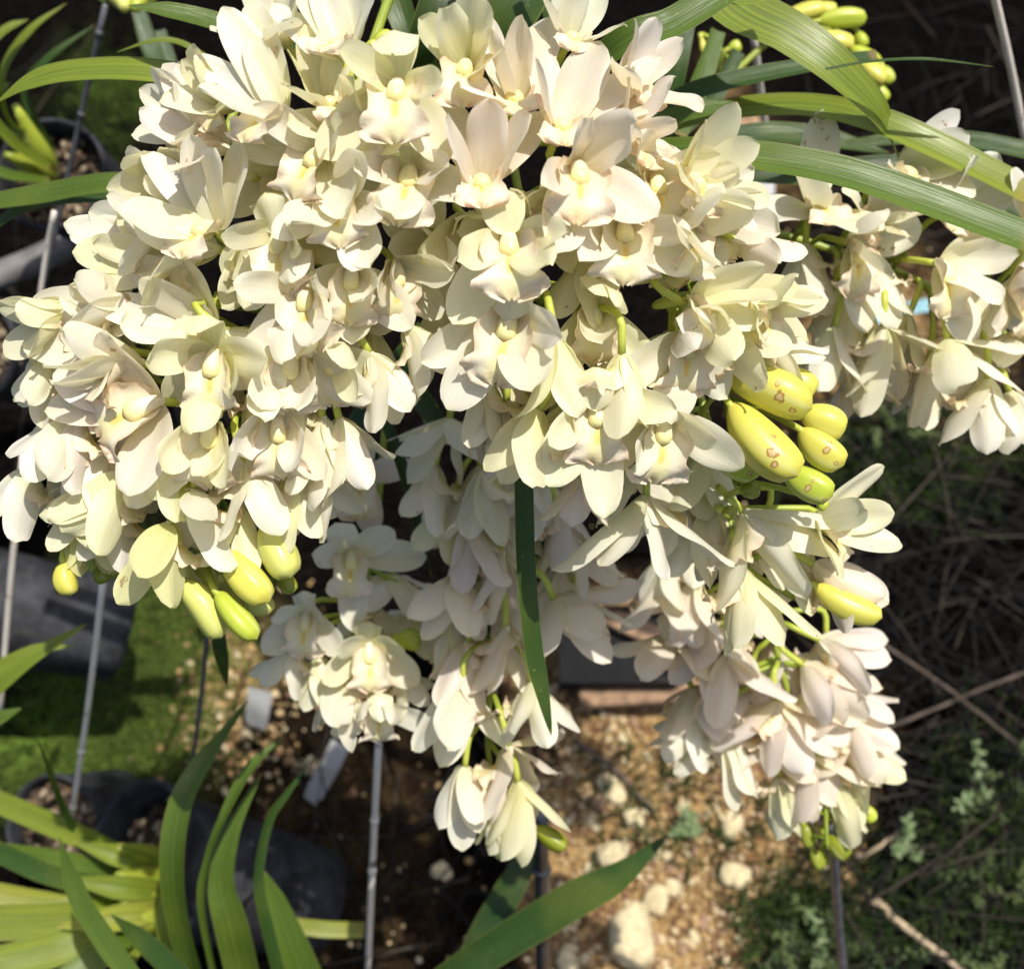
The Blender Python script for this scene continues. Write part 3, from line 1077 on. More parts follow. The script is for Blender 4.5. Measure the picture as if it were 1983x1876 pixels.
def lip_pts(s, rng, nu=22, nv=17):
    u = np.linspace(0, 1, nu)
    v = np.linspace(-1, 1, nv)
    th = np.radians(np.interp(u, [0, 0.3, 0.6, 0.8, 1.0], [-32, -46, -58, -92, -128]))
    L = 0.035 * s
    du = L / (nu - 1)
    cy = -0.002 + np.concatenate([[0], np.cumsum((np.sin(th[1:]) + np.sin(th[:-1])) / 2 * du)])
    cz = 0.001 + np.concatenate([[0], np.cumsum((np.cos(th[1:]) + np.cos(th[:-1])) / 2 * du)])
    w = 0.0172 * s * np.interp(u, [0, 0.15, 0.34, 0.52, 0.62, 0.75, 0.86, 0.94, 0.985, 1.0], [0.42, 0.78, 1.02, 0.86, 0.72, 0.95, 1.0, 0.80, 0.46, 0.22])
    kap = np.interp(u, [0, 0.30, 0.52, 0.70, 1.0], [1.45, 1.50, 1.05, 0.38, -0.42])
    kk = np.where(abs(kap) < 1e-3, 1e-3, kap)
    ph = rng.uniform(0, 6.28)
    amp = 0.0034 * s * np.clip((u - 0.45) / 0.4, 0.12, 1)
    pts = np.zeros((nu, nv, 3))
    for j, vv in enumerate(v):
        k = kk * vv
        x = w * np.sin(k) / kk
        off = w * (1 - np.cos(k)) / kk
        off = off + amp * abs(vv) ** 2.5 * np.sin(u * 26 + ph + vv * 4) + 0.0016 * s * np.clip((u - .8) / .2, 0, 1) * math.sin(vv * 11 + ph)
        off = off + 0.0018 * s * (math.exp(-((abs(vv) - 0.16) / 0.06) ** 2)) * np.clip((u - 0.15) / 0.2, 0, 1) * (1 - np.clip((u - 0.5) / 0.12, 0, 1))
        x = x * (1 + 0.05 * np.sin(u * 21 + vv * 6 + ph) * abs(vv) ** 3)
        pts[:, j, 0] = x
        pts[:, j, 1] = cy + np.cos(th) * off
        pts[:, j, 2] = cz - np.sin(th) * off
    return pts


def column_pts(s, rng, nu=13, ns=14):
    u = np.linspace(0, 1, nu)
    th = np.radians(np.interp(u, [0, 0.4, 1], [-8, -38, -78]))
    L = 0.0245 * s
    du = L / (nu - 1)
    cy = 0.001 + np.concatenate([[0], np.cumsum(np.sin(th[1:]) * du)])
    cz = np.concatenate([[0], np.cumsum(np.cos(th[1:]) * du)])
    r = 0.0066 * s * np.interp(u, [0, 0.2, 0.5, 0.75, 0.88, 0.95, 1.0], [0.50, 0.66, 0.92, 1.0, 0.88, 0.62, 0.02])
    ang = np.linspace(0, 2 * math.pi, ns, endpoint=False)
    pts = np.zeros((nu, ns, 3))
    for i in range(nu):
        nrm = np.array([0, math.cos(th[i]), -math.sin(th[i])])
        up = np.where(np.sin(ang) > 0, np.sin(ang), 0.42 * np.sin(ang))
        pts[i] = np.array([0, cy[i], cz[i]]) + r[i] * np.cos(ang)[:, None] * np.array([1.0, 0, 0]) + (r[i] * 0.92 * up)[:, None] * nrm
    return pts


# az: azimuth of dorsal sepal, petals, lateral sepals; (t0, curl, cup, tipback)
TYPES = {
    'o': dict(d=(84, -8, .80, 0), p=(52, -34, .70, 34), s=(76, -22, .55, 0), pa=62, sa=128, wp=.80, ws=1.0),
    'f': dict(d=(72, -36, .60, 0), p=(66, -22, .55, 18), s=(80, -20, .50, 8), pa=66, sa=130, wp=.82, ws=1.0),
    's': dict(d=(38, -14, .66, 6), p=(33, -12, .62, 8), s=(48, -8, .55, 8), pa=60, sa=126, wp=.78, ws=.95),
    'n': dict(d=(18, -6, .80, 0), p=(24, -8, .75, 4), s=(32, 12, .65, 12), pa=60, sa=132, wp=.84, ws=.98),
    'h': dict(d=(70, -6, .70, 0), p=(66, -92, .95, 0), s=(74, 4, .45, 14), pa=36, sa=118, wp=1.12, ws=.90),
    'w': dict(d=(54, -4, .58, 6), p=(56, -6, .55, 8), s=(66, 6, .50, 10), pa=62, sa=132, wp=.84, ws=.98),
    'c': dict(d=(13, -4, .95, 0), p=(11, -6, .85, 0), s=(15, -3, .85, 6), pa=60, sa=122, wp=.95, ws=1.05),
}
HOOD = {'o': 165, 'h': 110, 'f': 40}
SPIKE_SIZE = {'L': 1.2, 'C': 1.12, 'E': 1.08, 'T': 1.06, 'S': 1.05}
TINT = {'w': (0.905, 0.875, 0.76), 'y': (0.895, 0.865, 0.65), 'p': (0.905, 0.84, 0.765), 'g': (0.82, 0.80, 0.44)}

FLOWER_COUNT = [0]


def flower_frame(ax, ay, roll, back=False):
    a2 = min(0.985, ax * ax + ay * ay)
    az = math.sqrt(1 - a2) * (-1 if back else 1)
    Z = view_vec(ax, ay, az)
    ref = CU - CF * 0.25
    Y = (ref - Z * ref.dot(Z)).normalized()
    X = Y.cross(Z)
    Mx = Matrix((X, Y, Z)).transposed()
    return Mx @ Matrix.Rotation(math.radians(roll), 3, 'Z')


def make_flower(spike, stem, pos, rot, kind, s, tint, rng, blush=0.0, green=0.0, tips=None, bruise=0.06):
    FLOWER_COUNT[0] += 1
    e = empty('flower', pos - spike.location)
    e.parent = spike
    e.rotation_mode = 'QUATERNION'
    e.rotation_quaternion = rot.to_quaternion()
    T = TYPES[kind]
    L = 0.0468 * s
    W = 0.0138 * s
    Mi0 = rot.transposed()
    j = lambda a: rng.uniform(-a, a)
    base = np.array(TINT[tint])
    specs = [('d', 'sepal', 0, T['d'], T['ws']), ('q', 'petal', T['pa'], T['p'], T['wp']), ('p', 'petal', -T['pa'], T['p'], T['wp']),
             ('t', 'sepal', T['sa'], T['s'], T['ws']), ('s', 'sepal', -T['sa'], T['s'], T['ws'])]
    for slot, nm, azd, (t0, cu, cup, tb), wf in specs:
        ln = L * (1.0 if nm == 'sepal' else 0.93) * (1 + j(.07))
        jit = 1.0
        if tips and slot in tips:
            jit = 0.25
            # the blade's tip is known: find the direction and length that reach it
            flat, dirc = tips[slot]
            pl = flat.length
            ch = ln * 0.955
            best = None
            if pl > ch:
                ln *= min(1.4, pl / ch)
                cand = (0.0, )
            else:
                q = math.sqrt(ch * ch - pl * pl)
                cand = (q, -q)
            for q in cand:
                v = Mi0 @ (flat - CF * q)
                v.normalize()
                an = math.degrees(math.acos(max(-1, min(1, v.z))))
                dt, da = math.radians(t0 + .44 * cu), math.radians(azd)
                sc = v.dot(Vector((math.sin(dt) * math.sin(da), math.sin(dt) * math.cos(da), math.cos(dt))))
                if best is None or sc > best[2]:
                    best = (an, math.degrees(math.atan2(v.x, v.y)), sc)
            cu = cu * 0.6 - 7
            t0, azd = best[0] - 0.44 * cu, best[1]
        sgn = 1 if azd > 0 else (-1 if azd < 0 else rng.choice((-1, 1)))
        pts = tepal_pts(ln, W * wf * (1 + j(.09)), t0 + j(9) * jit, cu + j(16) * jit, max(.3, cup * 1.42 + j(.2)), math.radians(azd + j(9) * jit), rng,
                        twist=math.radians(j(16)) + (sgn * math.radians(9) if azd else 0), wave=0.06 + abs(j(.14)), tipback=tb + j(16),
                        hood=(HOOD.get(kind, 0) * (1 + j(.25)) if slot == 'd' and not (tips and 'd' in tips) else 0))
        if nm == 'petal':
            pts[..., 2] += 0.0008
        o = link(nm, grid_mesh(nm, pts), M_TEPAL, e)
        k = 1 + j(.03)
        o.color = (min(1, base[0] * k), min(1, base[1] * k * (1 + j(.012))), min(1, base[2] * k * (1 + j(.07))), 1)
        o['blush'] = max(0.0, blush + j(.06))
        o['green'] = max(0.0, green + j(.12))
        o['bruise'] = 1.0 if rng.random() < bruise else 0.0
    ls = s * (1 + j(.08)) * {'c': 0.55, 'n': 0.80, 'w': 0.80, 's': 0.86}.get(kind, 1.06)
    o = link('lip', grid_mesh('lip', lip_pts(ls, rng)), M_LIP, e)
    o['blush'] = max(0.0, min(1.0, 0.26 + 0.9 * blush + j(.3)))
    link('column', grid_mesh('column', column_pts(s * {'c': .55, 'n': .62, 'w': .62, 's': .72}.get(kind, 0.77), rng), True), M_COLUMN, e)
    # the pedicel, from the stem to the flower's back
    M3 = rot
    Mi = M3.transposed()
    zb = M3 @ Vector((0, 0, 1))
    back = pos - zb * 0.022
    att = nearest(stem, pos - zb * 0.034)
    pl = [att, att * 0.45 + back * 0.55 + Vector((0, 0, 0.004)), back, pos + zb * 0.001]
    path = catmull([np.array(Mi @ (Vector(q) - pos)) for q in pl], 10)
    link('pedicel', tube('pedicel', path, np.linspace(0.0019, 0.0024, 10) * s ** .5, 8), M_PED, e)
    return e


def nearest(stem, p):
    d = ((stem - np.array(p)) ** 2).sum(1)
    return Vector(stem[int(d.argmin())])


def bud_mesh(L, W, rng, curve=0.12, nu=15, ns=21):
    u = np.linspace(0, 1, nu)
    r = (u + .004) ** 0.52 * (1.002 - u) ** 0.36
    r = W * r / r.max()
    r[0], r[-1] = W * 0.20, W * 0.03
    ang = np.linspace(0, 2 * math.pi, ns, endpoint=False)
    a0 = rng.uniform(0, 6.28)
    pts = np.zeros((nu, ns, 3))
    for i in range(nu):
        sh = 0.84 + 0.16 * abs(np.sin(1.5 * (ang + a0))) ** 0.5
        step = 0.03 * (((ang + a0) % (2 * math.pi / 3)) / (2 * math.pi / 3))
        rr = r[i] * (1 + (sh - 1) * min(1, 3 * u[i]) + step)
        bend = curve * L * math.sin(math.pi * u[i]) * 0.5
        pts[i, :, 0] = np.cos(ang) * rr + bend
        pts[i, :, 1] = np.sin(ang) * rr * 0.92
        pts[i, :, 2] = u[i] * L
    return grid_mesh('bud', pts, True)


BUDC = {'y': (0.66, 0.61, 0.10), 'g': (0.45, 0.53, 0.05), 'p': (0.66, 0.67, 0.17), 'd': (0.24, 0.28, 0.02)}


def make_bud(spike, stem, b, t, W, col, rng, scar=0.0):
    d = (t - b)
    L = d.length
    o = link('bud', bud_mesh(L, W, rng, rng.uniform(.02, .16)), M_BUD, spike)
    o.location = b - spike.location
    q = d.to_track_quat('Z', 'Y') @ Quaternion((0, 0, 1), rng.uniform(0, 6.28))
    o.rotation_mode = 'QUATERNION'
    o.rotation_quaternion = q
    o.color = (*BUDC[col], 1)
    o['scar'] = scar
    loc = q.inverted() @ (CAM - b)
    o['scar_side'] = (math.atan2(loc.y, loc.x) % (2 * math.pi)) / (2 * math.pi) * 21 / 20 + rng.uniform(-.04, .06)
    dn = d.normalized()
    att = nearest(stem, b - dn * 0.02)
    qi = q.inverted()
    path = catmull([np.array(qi @ (v - b)) for v in (att, att * 0.4 + (b - dn * 0.012) * 0.6, b - dn * 0.003, b + dn * 0.003)], 9)
    link('pedicel', tube('pedicel', path, np.linspace(0.0018, 0.0023, 9), 8), M_PED, o)
    return o


# ------------------------------------------------------------------ the flower spikes
SPIKES = {
    'A': dict(stem=[(560, -60, .80), (440, 250, .785), (320, 500, .78), (220, 780, .79), (165, 1000, .81), (160, 1090, .82)], d0=.705, k=.04, r=.0032,
              label='far left cream orchid spike, its lowest buds hanging over the black pot', fill=[(330, 330), (230, 560), (150, 720), (250, 860), (120, 880), (190, 930), (130, 800), (170, 620)]),
    'B': dict(stem=[(780, -80, .80), (700, 150, .77), (620, 400, .765), (530, 620, .77), (455, 880, .785), (385, 1080, .80), (412, 1155, .80)], d0=.69, k=.04, r=.0034,
              label='large cream orchid spike left of centre with four plump yellow green buds at its tip', fill=[(560, 330), (640, 420), (480, 480), (420, 640), (850, 470), (800, 300), (640, 720), (560, 880), (370, 820), (660, 560), (720, 640)]),
    'M': dict(stem=[(900, -90, .80), (960, 150, .775), (1010, 400, .765), (1050, 600, .77), (1090, 780, .785), (1130, 900, .80)], d0=.685, k=.05, r=.0034,
              label='central cream orchid spike with a broad open flower facing the viewer', fill=[(900, 420), (1010, 430), (930, 560), (1120, 640), (1000, 720), (1080, 380), (1000, 800), (1100, 760)]),
    'R': dict(stem=[(1030, -80, .82), (1160, 150, .795), (1270, 380, .78), (1340, 560, .78), (1400, 740, .785), (1420, 900, .80), (1418, 990, .80)], d0=.705, k=.04, r=.0034,
              label='cream orchid spike right of centre with brown scarred yellow buds', fill=[(1220, 330), (1300, 480), (1400, 560), (1300, 640), (1450, 620), (1380, 420)]),
    'T': dict(stem=[(1160, 300, .86), (1300, 600, .85), (1380, 850, .83), (1412, 990, .805), (1420, 1060, .80), (1460, 1110, .80), (1560, 1170, .80)], d0=.765, k=.03, r=.0030,
              label='pale orchid spike emerging under the scarred buds, ending in one yellow bud', fill=[(1330, 870), (1280, 930), (1360, 990), (1220, 900), (1480, 1010), (1560, 1050)]),
    'L': dict(stem=[(1330, 850, 1.01), (1470, 1150, 1.0), (1530, 1350, 1.0), (1590, 1500, 1.01), (1602, 1640, 1.02)], d0=.925, k=.05, r=.0032,
              label='blush pink drooping orchid spike at lower right with small green buds below', fill=[(1330, 1120), (1400, 1200), (1450, 1310), (1560, 1340), (1300, 1230), (1500, 1240), (1600, 1230), (1620, 1330), (1640, 1420), (1400, 1360), (1500, 1420), (1340, 1330), (1560, 1450), (1280, 1130), (1450, 1120)]),
    'C': dict(stem=[(880, 600, .95), (925, 850, .935), (950, 1050, .945), (955, 1250, .955), (945, 1450, .965), (985, 1610, .99)], d0=.885, k=.03, r=.0034,
              label='shaded pale orchid spike hanging down the middle behind the long dark leaf', fill=[(880, 960), (1000, 980), (1090, 990), (1090, 1090), (900, 1120), (930, 900), (1000, 1130), (1000, 1220), (880, 1200), (1110, 1150), (1010, 880)]),
    'S': dict(stem=[(745, 830, 1.0), (725, 1050, .985), (690, 1200, .985), (665, 1330, .99), (700, 1410, 1.0)], d0=.93, k=.02, r=.0028,
              label='small white orchid spike between the left spikes and the shaded middle spike', fill=[(690, 1150), (760, 1110), (800, 1190)]),
    'E': dict(stem=[(1280, 420, .97), (1440, 440, .945), (1600, 480, .935), (1800, 555, .935), (2010, 690, .94)], d0=.875, k=.02, r=.0042,
              label='pale orchid spike arching to the right edge beneath the long strap leaf', fill=[(1880, 600), (1960, 540), (1680, 600), (1900, 660), (1620, 560), (1760, 610), (1980, 640), (1560, 470), (1700, 500)]),
    'G': dict(stem=[(1318, 260, 1.12), (1400, 165, 1.11), (1510, 70, 1.11), (1620, 62, 1.12), (1690, 130, 1.13), (1700, 175, 1.13)], d0=1.08, k=0, r=.0036,
              label='spike of unopened yellow green buds behind the strap leaves at upper right', fill=[]),
}

# spike, crop, x, y of the flower's heart; facing x, y; kind; size; roll; nearer/farther (mm); tint
FLOWERS = """
B 1 1930 335 -.15 .80 s .98 0 6 w d=1800,-150 q=1990,-110 p=1660,-110 t=2110,-30 s=1555,20
B 1 1590 665 -.42 .42 s 1.02 -10 -6 w t=1395,28 d=1255,20 p=1115,315 q=1415,255 s=1212,605
A 1 1275 850 -.62 .50 s 1.0 -20 2 p d=925,378 q=1000,385 p=810,620 s=890,640
B 1 1835 850 -.50 .02 o 1.05 -10 0 w d=1325,768 p=1525,735 s=1650,1100
A 1 1210 1290 -.30 .40 s 1.12 -8 -14 w p=835,865 d=1130,835 q=1240,970 t=1410,900
A 1 1225 1400 -.88 .16 n 1.15 0 0 w d=705,1200
A 1 900 1340 -.86 .14 s 1.0 10 18 w d=515,1185 p=380,1250 s=415,1310
A 1 975 1445 -.82 -.16 s 1.0 0 4 y d=545,1545 q=530,1370 s=430,1420
A 1 1205 1830 -.62 .12 s 1.12 -15 -10 w d=760,1490 p=560,1715 q=880,1640 t=1020,1460
A 1 740 1690 -.86 -.02 s 1.05 0 12 w d=190,1700 p=320,1860
B 1 1900 1110 -.10 -.05 o .98 8 -6 w d=2050,985 q=2122,1250 p=1590,1335 t=2062,1500 s=1700,1300
B 1 1570 1290 -.25 -.40 o .98 15 0 y p=1370,1400 q=1690,1440 s=1240,1490 t=1385,1700
B 1 1720 1625 -.22 -.22 o 1.0 20 -8 w q=1788,1707 t=1788,1942
B 1 1830 620 .05 .60 s .95 20 10 y
A 1 1000 1110 -.72 -.10 s .85 0 26 w
A 1 1150 720 -.75 .20 s .9 0 26 w
B 1 1330 600 -.60 .30 n .9 0 26 y
B 1 1610 260 -.35 .55 s .9 0 30 w
B 2 350 470 .0 -.10 o 1.05 0 -8 y p=130,440 q=580,580 s=-50,860 t=600,865
B 2 110 700 -.35 -.15 o 1.0 30 8 y
M 2 735 370 -.06 .08 f .92 0 28 y d=790,120 p=525,250 q=850,330 t=870,450 s=640,230
R 2 1000 600 -.02 .62 s 1.1 4 2 p p=775,80 d=890,330 q=1040,220 t=1190,120
R 2 1245 740 .14 .55 s 1.08 -8 -12 p p=1135,190 d=1470,270 q=1800,350 t=1790,560 s=1110,500
R 2 1300 250 .32 .55 s .85 -25 24 w d=1370,-40 p=1245,-20 q=1500,-20
M 2 820 1040 -.02 .46 s 1.1 4 6 p p=635,590 d=870,690 q=1130,640 t=1050,760 s=690,800
R 2 1580 780 .72 .34 s 1.0 -20 4 p d=1880,590 q=1840,770
R 2 1600 520 .60 .52 s .95 -20 14 p
B 2 420 950 .10 -.06 o 1.05 -14 2 w p=215,1030 q=600,1020 t=740,1130 s=360,1270
M 2 970 1320 .0 -.06 o 1.10 2 -10 y p=724,1500 q=1227,1368 s=692,1781 t=1157,1535
M 2 1345 930 .22 -.05 o 1.10 -10 -2 p d=1620,810 p=1180,1110 q=1390,865 s=1240,1400
R 2 1610 1255 .05 -.10 o 1.05 -4 -12 w p=1410,1480 q=1900,1350 s=1330,1340 t=1920,1560
R 2 1770 1000 .32 -.05 o 1.0 -10 2 w
B 2 335 1475 .42 -.52 o .9 -10 10 w d=645,1560 p=370,1660 s=300,1700
B 2 95 1490 .10 -.50 h .95 -6 -4 w q=190,1715 p=100,1900 t=380,1800
R 2 1960 1010 .50 .22 s 1.05 -16 -6 y
R 3 30 1270 .68 -.06 s 1.12 -16 -10 w d=385,1240 q=450,1160 t=210,1510
R 3 60 1110 .80 .22 s 1.0 -16 6 w d=455,1140 p=325,1035
R 3 390 1350 .72 -.32 n .85 0 24 p d=655,1440 q=600,1320 s=530,1520
R 3 110 1680 .80 .04 s 1.1 -10 -12 y d=515,1690 q=685,1600 p=470,1520
R 3 450 1700 .80 -.10 s 1.0 -10 2 y d=770,1725 q=825,1700 t=790,1880
R 3 90 1700 .58 -.36 n 1.05 -14 -20 y d=370,1850 q=490,1790
R 3 250 1850 .66 -.30 n 1.0 -10 -6 y
R 3 500 1900 .70 -.30 n .95 0 14 w
M 5 985 -20 -.14 -.34 o 1.15 -10 -10 w p=525,240 q=1210,160 s=640,480 t=1080,400
R 5 1440 -60 .12 -.42 h 1.0 -4 -6 y p=1480,145 s=1210,430 t=1820,370
R 6 85 90 .18 -.50 h 1.0 -6 -14 w p=110,250 s=-346,440 t=330,430
M 5 1465 470 -.04 -.42 o 1.05 0 -14 y p=1250,710 q=1840,530 s=1195,915 t=1520,1090
R 5 1830 560 .14 -.52 o 1.05 -10 -12 w p=1690,860 q=2040,710 t=2256,820
M 5 1140 520 -.34 -.60 n 1.12 10 -6 y d=925,920 p=930,810
M 5 1300 500 -.18 -.62 n 1.10 0 6 w d=1190,915
M 5 1230 130 .10 -.50 n 1.1 12 -16 y d=1215,430
M 5 1600 210 .05 -.45 n 1.05 -30 -14 y
M 5 860 370 -.10 -.62 n 1.0 0 22 w
M 5 960 480 -.05 -.66 n 1.0 0 24 p
M 5 1400 800 -.10 -.66 n .95 0 16 p
T 5 1740 1000 -.06 -.72 n 1.12 0 -14 w d=1520,1390 q=1840,1450 s=1250,1405 t=2201,1370
T 6 410 1090 .62 -.58 n 1.18 -10 -12 w d=915,1300 p=755,1535 q=1040,1165 s=300,1630
T 6 810 1150 .82 .02 s 1.0 0 -6 y d=1225,1100 q=1190,875 t=1275,1280
T 6 395 1410 .18 -.72 n 1.08 -6 -10 y d=620,1825 q=815,1780 p=320,1870
T 6 800 1390 .74 -.42 n 1.0 0 6 p d=1200,1590
T 6 270 1060 -.05 -.70 n 1.0 0 16 w
T 6 60 900 .0 -.70 n 1.0 0 20 p
T 6 200 720 .1 -.66 n 1.0 0 6 y
L 9 835 30 .76 -.36 n 1.0 -6 -6 p d=1210,150 q=1200,20
L 9 745 170 .70 -.52 n 1.08 -6 -10 p d=1090,460 q=1165,290 p=830,420
L 9 600 365 .14 -.74 w 1.12 0 -14 p d=740,765 q=910,660 p=555,770 s=275,635 t=1050,490
L 9 760 660 .34 -.70 n 1.0 0 -4 p d=940,950 p=790,1035 q=1190,850
L 9 960 450 .66 -.54 n 1.0 0 4 p
L 9 1000 640 .60 -.56 n .95 0 8 y
L 9 330 110 -.08 -.72 n 1.1 0 -10 p d=430,400 p=180,450 t=650,330
L 9 340 480 -.12 -.74 n 1.05 0 -2 w d=370,960 p=60,770 q=480,890 s=120,650
L 9 180 420 -.38 -.64 n .95 0 6 w
L 9 620 790 .10 -.80 c 1.0 0 2 y
L 9 910 830 .40 -.74 c 1.0 0 4 y
L 9 250 20 -.46 -.62 n 1.0 0 10 p
L 6 150 1470 -.12 -.72 n 1.05 0 0 p
L 6 210 1150 -.10 -.70 n 1.0 0 6 w
L 6 20 1300 -.25 -.66 n 1.0 0 12 w
C 5 640 570 -.12 -.72 w 1.05 0 -6 w d=700,930 p=430,920 s=300,675 t=840,800
C 5 560 830 -.22 -.72 n 1.02 0 -2 w d=530,1200 p=445,1080
C 5 830 860 -.06 -.72 n 1.05 6 -8 w p=655,1240 d=870,1140
C 5 760 1140 -.06 -.74 n 1.08 0 -8 p p=625,1490 d=830,1510
C 5 930 1310 .05 -.76 n 1.05 0 -10 p d=1020,1610 p=880,1700
C 5 700 1450 -.20 -.72 w 1.05 0 -4 p d=810,1800 p=505,1790 s=480,1640
C 5 1240 1070 .22 -.60 n .95 0 8 p
C 5 1150 900 .14 -.50 n .95 0 12 w
C 5 1220 1580 .34 -.66 w 1.1 0 -6 p d=1440,1860 t=1680,1520 q=1510,1918
C 5 1330 1230 .40 -.60 n .95 0 8 p
C 8 745 40 -.16 -.74 n 1.05 0 0 p d=600,300 p=530,260
C 8 955 -50 .04 -.78 n 1.12 0 -8 p d=1060,280 p=860,320
C 8 715 285 -.06 -.76 w 1.08 0 -10 w d=600,720 q=940,625 s=475,640
C 8 1100 260 .24 -.72 n 1.12 0 -4 w d=1350,550 p=1180,570 s=960,560
C 8 725 735 -.12 -.80 n 1.02 0 -4 w d=710,1190 p=600,1065 q=790,980
C 8 970 620 .18 -.76 n 1.14 0 -10 p d=1090,960 t=1260,600 p=880,1050 q=1230,820
C 8 1020 820 .14 -.80 c 1.12 0 0 y d=1050,1275 q=1300,1090 p=860,1150
C 8 940 880 -.06 -.82 c 1.0 0 6 y
S 5 90 1325 .14 -.08 f 1.0 -6 -6 w d=40,1150 q=315,1210 t=480,1350 s=100,1740 p=-43,1330
S 5 145 900 .02 -.12 f .92 0 26 p q=415,840 t=205,1195
S 4 1720 1660 -.14 -.34 o .9 0 -6 w
S 4 1660 1840 -.34 -.66 n .9 0 0 w
S 7 1870 250 -.10 -.72 w .95 0 -4 w d=1755,545 q=1945,635
S 8 190 60 .12 -.28 o .95 0 -8 y
S 8 240 385 .12 -.56 h .85 0 -6 w
S 7 1790 120 -.12 -.66 n .95 0 2 y
S 8 330 200 .40 -.50 n .85 0 6 w
S 8 90 250 -.05 -.72 n .9 0 -2 w
E 3 1010 1360 .46 -.34 h 1.12 -16 -8 w d=1120,1590 q=1395,1290 t=1285,1790 s=1115,1820
E 3 1490 1470 .52 -.26 h 1.15 -16 -12 w d=1740,1690 q=1935,1380 p=1880,1470 s=1720,1880
E 3 800 1170 .10 .52 w 1.15 6 4 w d=720,1050 s=400,1240 q=1070,1290 t=1050,1320 p=870,640
E 3 1265 960 .50 .24 s 1.1 -10 2 w d=1605,800 p=1585,635 q=1620,930
E 3 1120 1250 .30 .30 s .95 -60 10 w
E 3 1560 1180 .40 .20 s 1.0 -40 10 w
E 6 1200 55 .04 -.72 n 1.15 0 -6 w d=1310,445 q=1595,215 p=1090,540
E 6 1555 125 .20 -.66 w 1.15 0 -12 w d=1690,510 q=1960,430 t=1985,190 p=1390,600
E 6 925 60 -.10 -.72 n 1.05 0 0 w d=1030,450 s=830,400
E 6 1780 350 .08 -.76 n 1.05 0 -8 w d=1775,755 q=1985,690 s=1520,700
E 6 1900 420 .30 -.70 n 1.0 0 0 w
E 3 1890 1620 .66 -.26 h 1.0 0 0 p
E 3 2060 1260 -.20 .50 s 1.0 0 -4 w
E 6 1450 270 -.04 -.72 n 1.0 0 12 w
E 6 1080 200 -.02 -.72 n 1.0 0 14 p
A 4 900 480 -.55 -.06 o 1.28 -50 -14 p d=345,335 p=290,520 q=660,175 s=590,870
A 4 800 270 -.84 .16 n 1.2 0 -6 w d=150,165 p=380,270
A 4 700 190 -.80 .10 s 1.05 0 8 w
B 4 1205 205 -.12 -.40 h 1.0 0 -10 y p=950,300 q=1370,420 s=890,440 t=1510,300
B 4 1640 200 -.05 -.56 h 1.02 -4 -8 w p=1510,515 q=1690,525
B 4 1190 590 -.14 -.50 h 1.02 0 -8 y p=990,850 q=1190,885 s=870,1000 t=1300,920
B 4 1560 560 .0 -.52 h 1.0 4 -6 w p=1400,770 q=1660,835 t=1800,890 s=1300,920
A 4 290 240 -.44 -.58 n .95 0 18 w d=120,515 q=270,495 s=110,330
A 4 400 570 -.50 -.56 n 1.05 0 0 w p=75,780 d=130,770 t=380,880 q=240,900
A 4 450 560 -.30 -.64 n 1.0 0 -4 p
A 4 170 850 -.40 -.62 n .95 0 10 w d=240,1170 p=60,1110
A 4 720 890 -.58 -.46 n 1.15 0 -10 y d=375,1195 s=250,1110
B 4 1090 960 -.04 -.66 n 1.08 0 -10 w d=1050,1315 q=1220,1115
B 4 1370 820 .16 -.62 n 1.08 0 -8 w d=1510,1105 q=1640,1140
B 4 960 1150 -.32 -.66 n 1.12 0 -8 g d=850,1570 p=700,1585 q=885,1395
B 4 1850 190 .08 -.60 h .98 0 0 y d=2010,470
B 5 190 210 .34 -.58 n 1.0 0 0 w d=350,575 q=410,470
B 5 20 570 .20 -.66 n 1.05 0 4 w d=75,820 q=270,800
B 4 1800 560 .08 -.66 n 1.0 0 4 w
B 4 1620 880 .22 -.68 n 1.0 0 2 y d=1630,1220 q=1720,1100
B 4 1750 860 .40 -.62 n .95 0 10 w d=1845,1120 p=1810,1050
B 4 1330 1060 .06 -.70 n .98 0 4 y
B 5 390 60 .46 -.56 n .95 0 10 w
B 4 1000 730 -.34 -.62 n 1.05 0 2 y
B 4 1420 300 .30 -.50 n 1.1 20 4 y
B 4 1260 90 .34 -.30 n 1.15 30 -6 w
A 4 520 960 -.20 -.66 n 1.0 0 8 y
A 4 700 1050 -.25 -.62 n .95 0 12 w
A 4 640 700 -.35 -.55 n 1.1 0 8 w
A 4 430 1160 -.08 -.66 c .70 0 8 g
A 4 520 1170 .30 -.72 c .72 0 10 g
A 1 420 1750 -.75 -.25 n 1.0 0 16 y
R 2 1420 1400 -.20 -.60 n 1.0 0 2 y d=1225,1765
"""

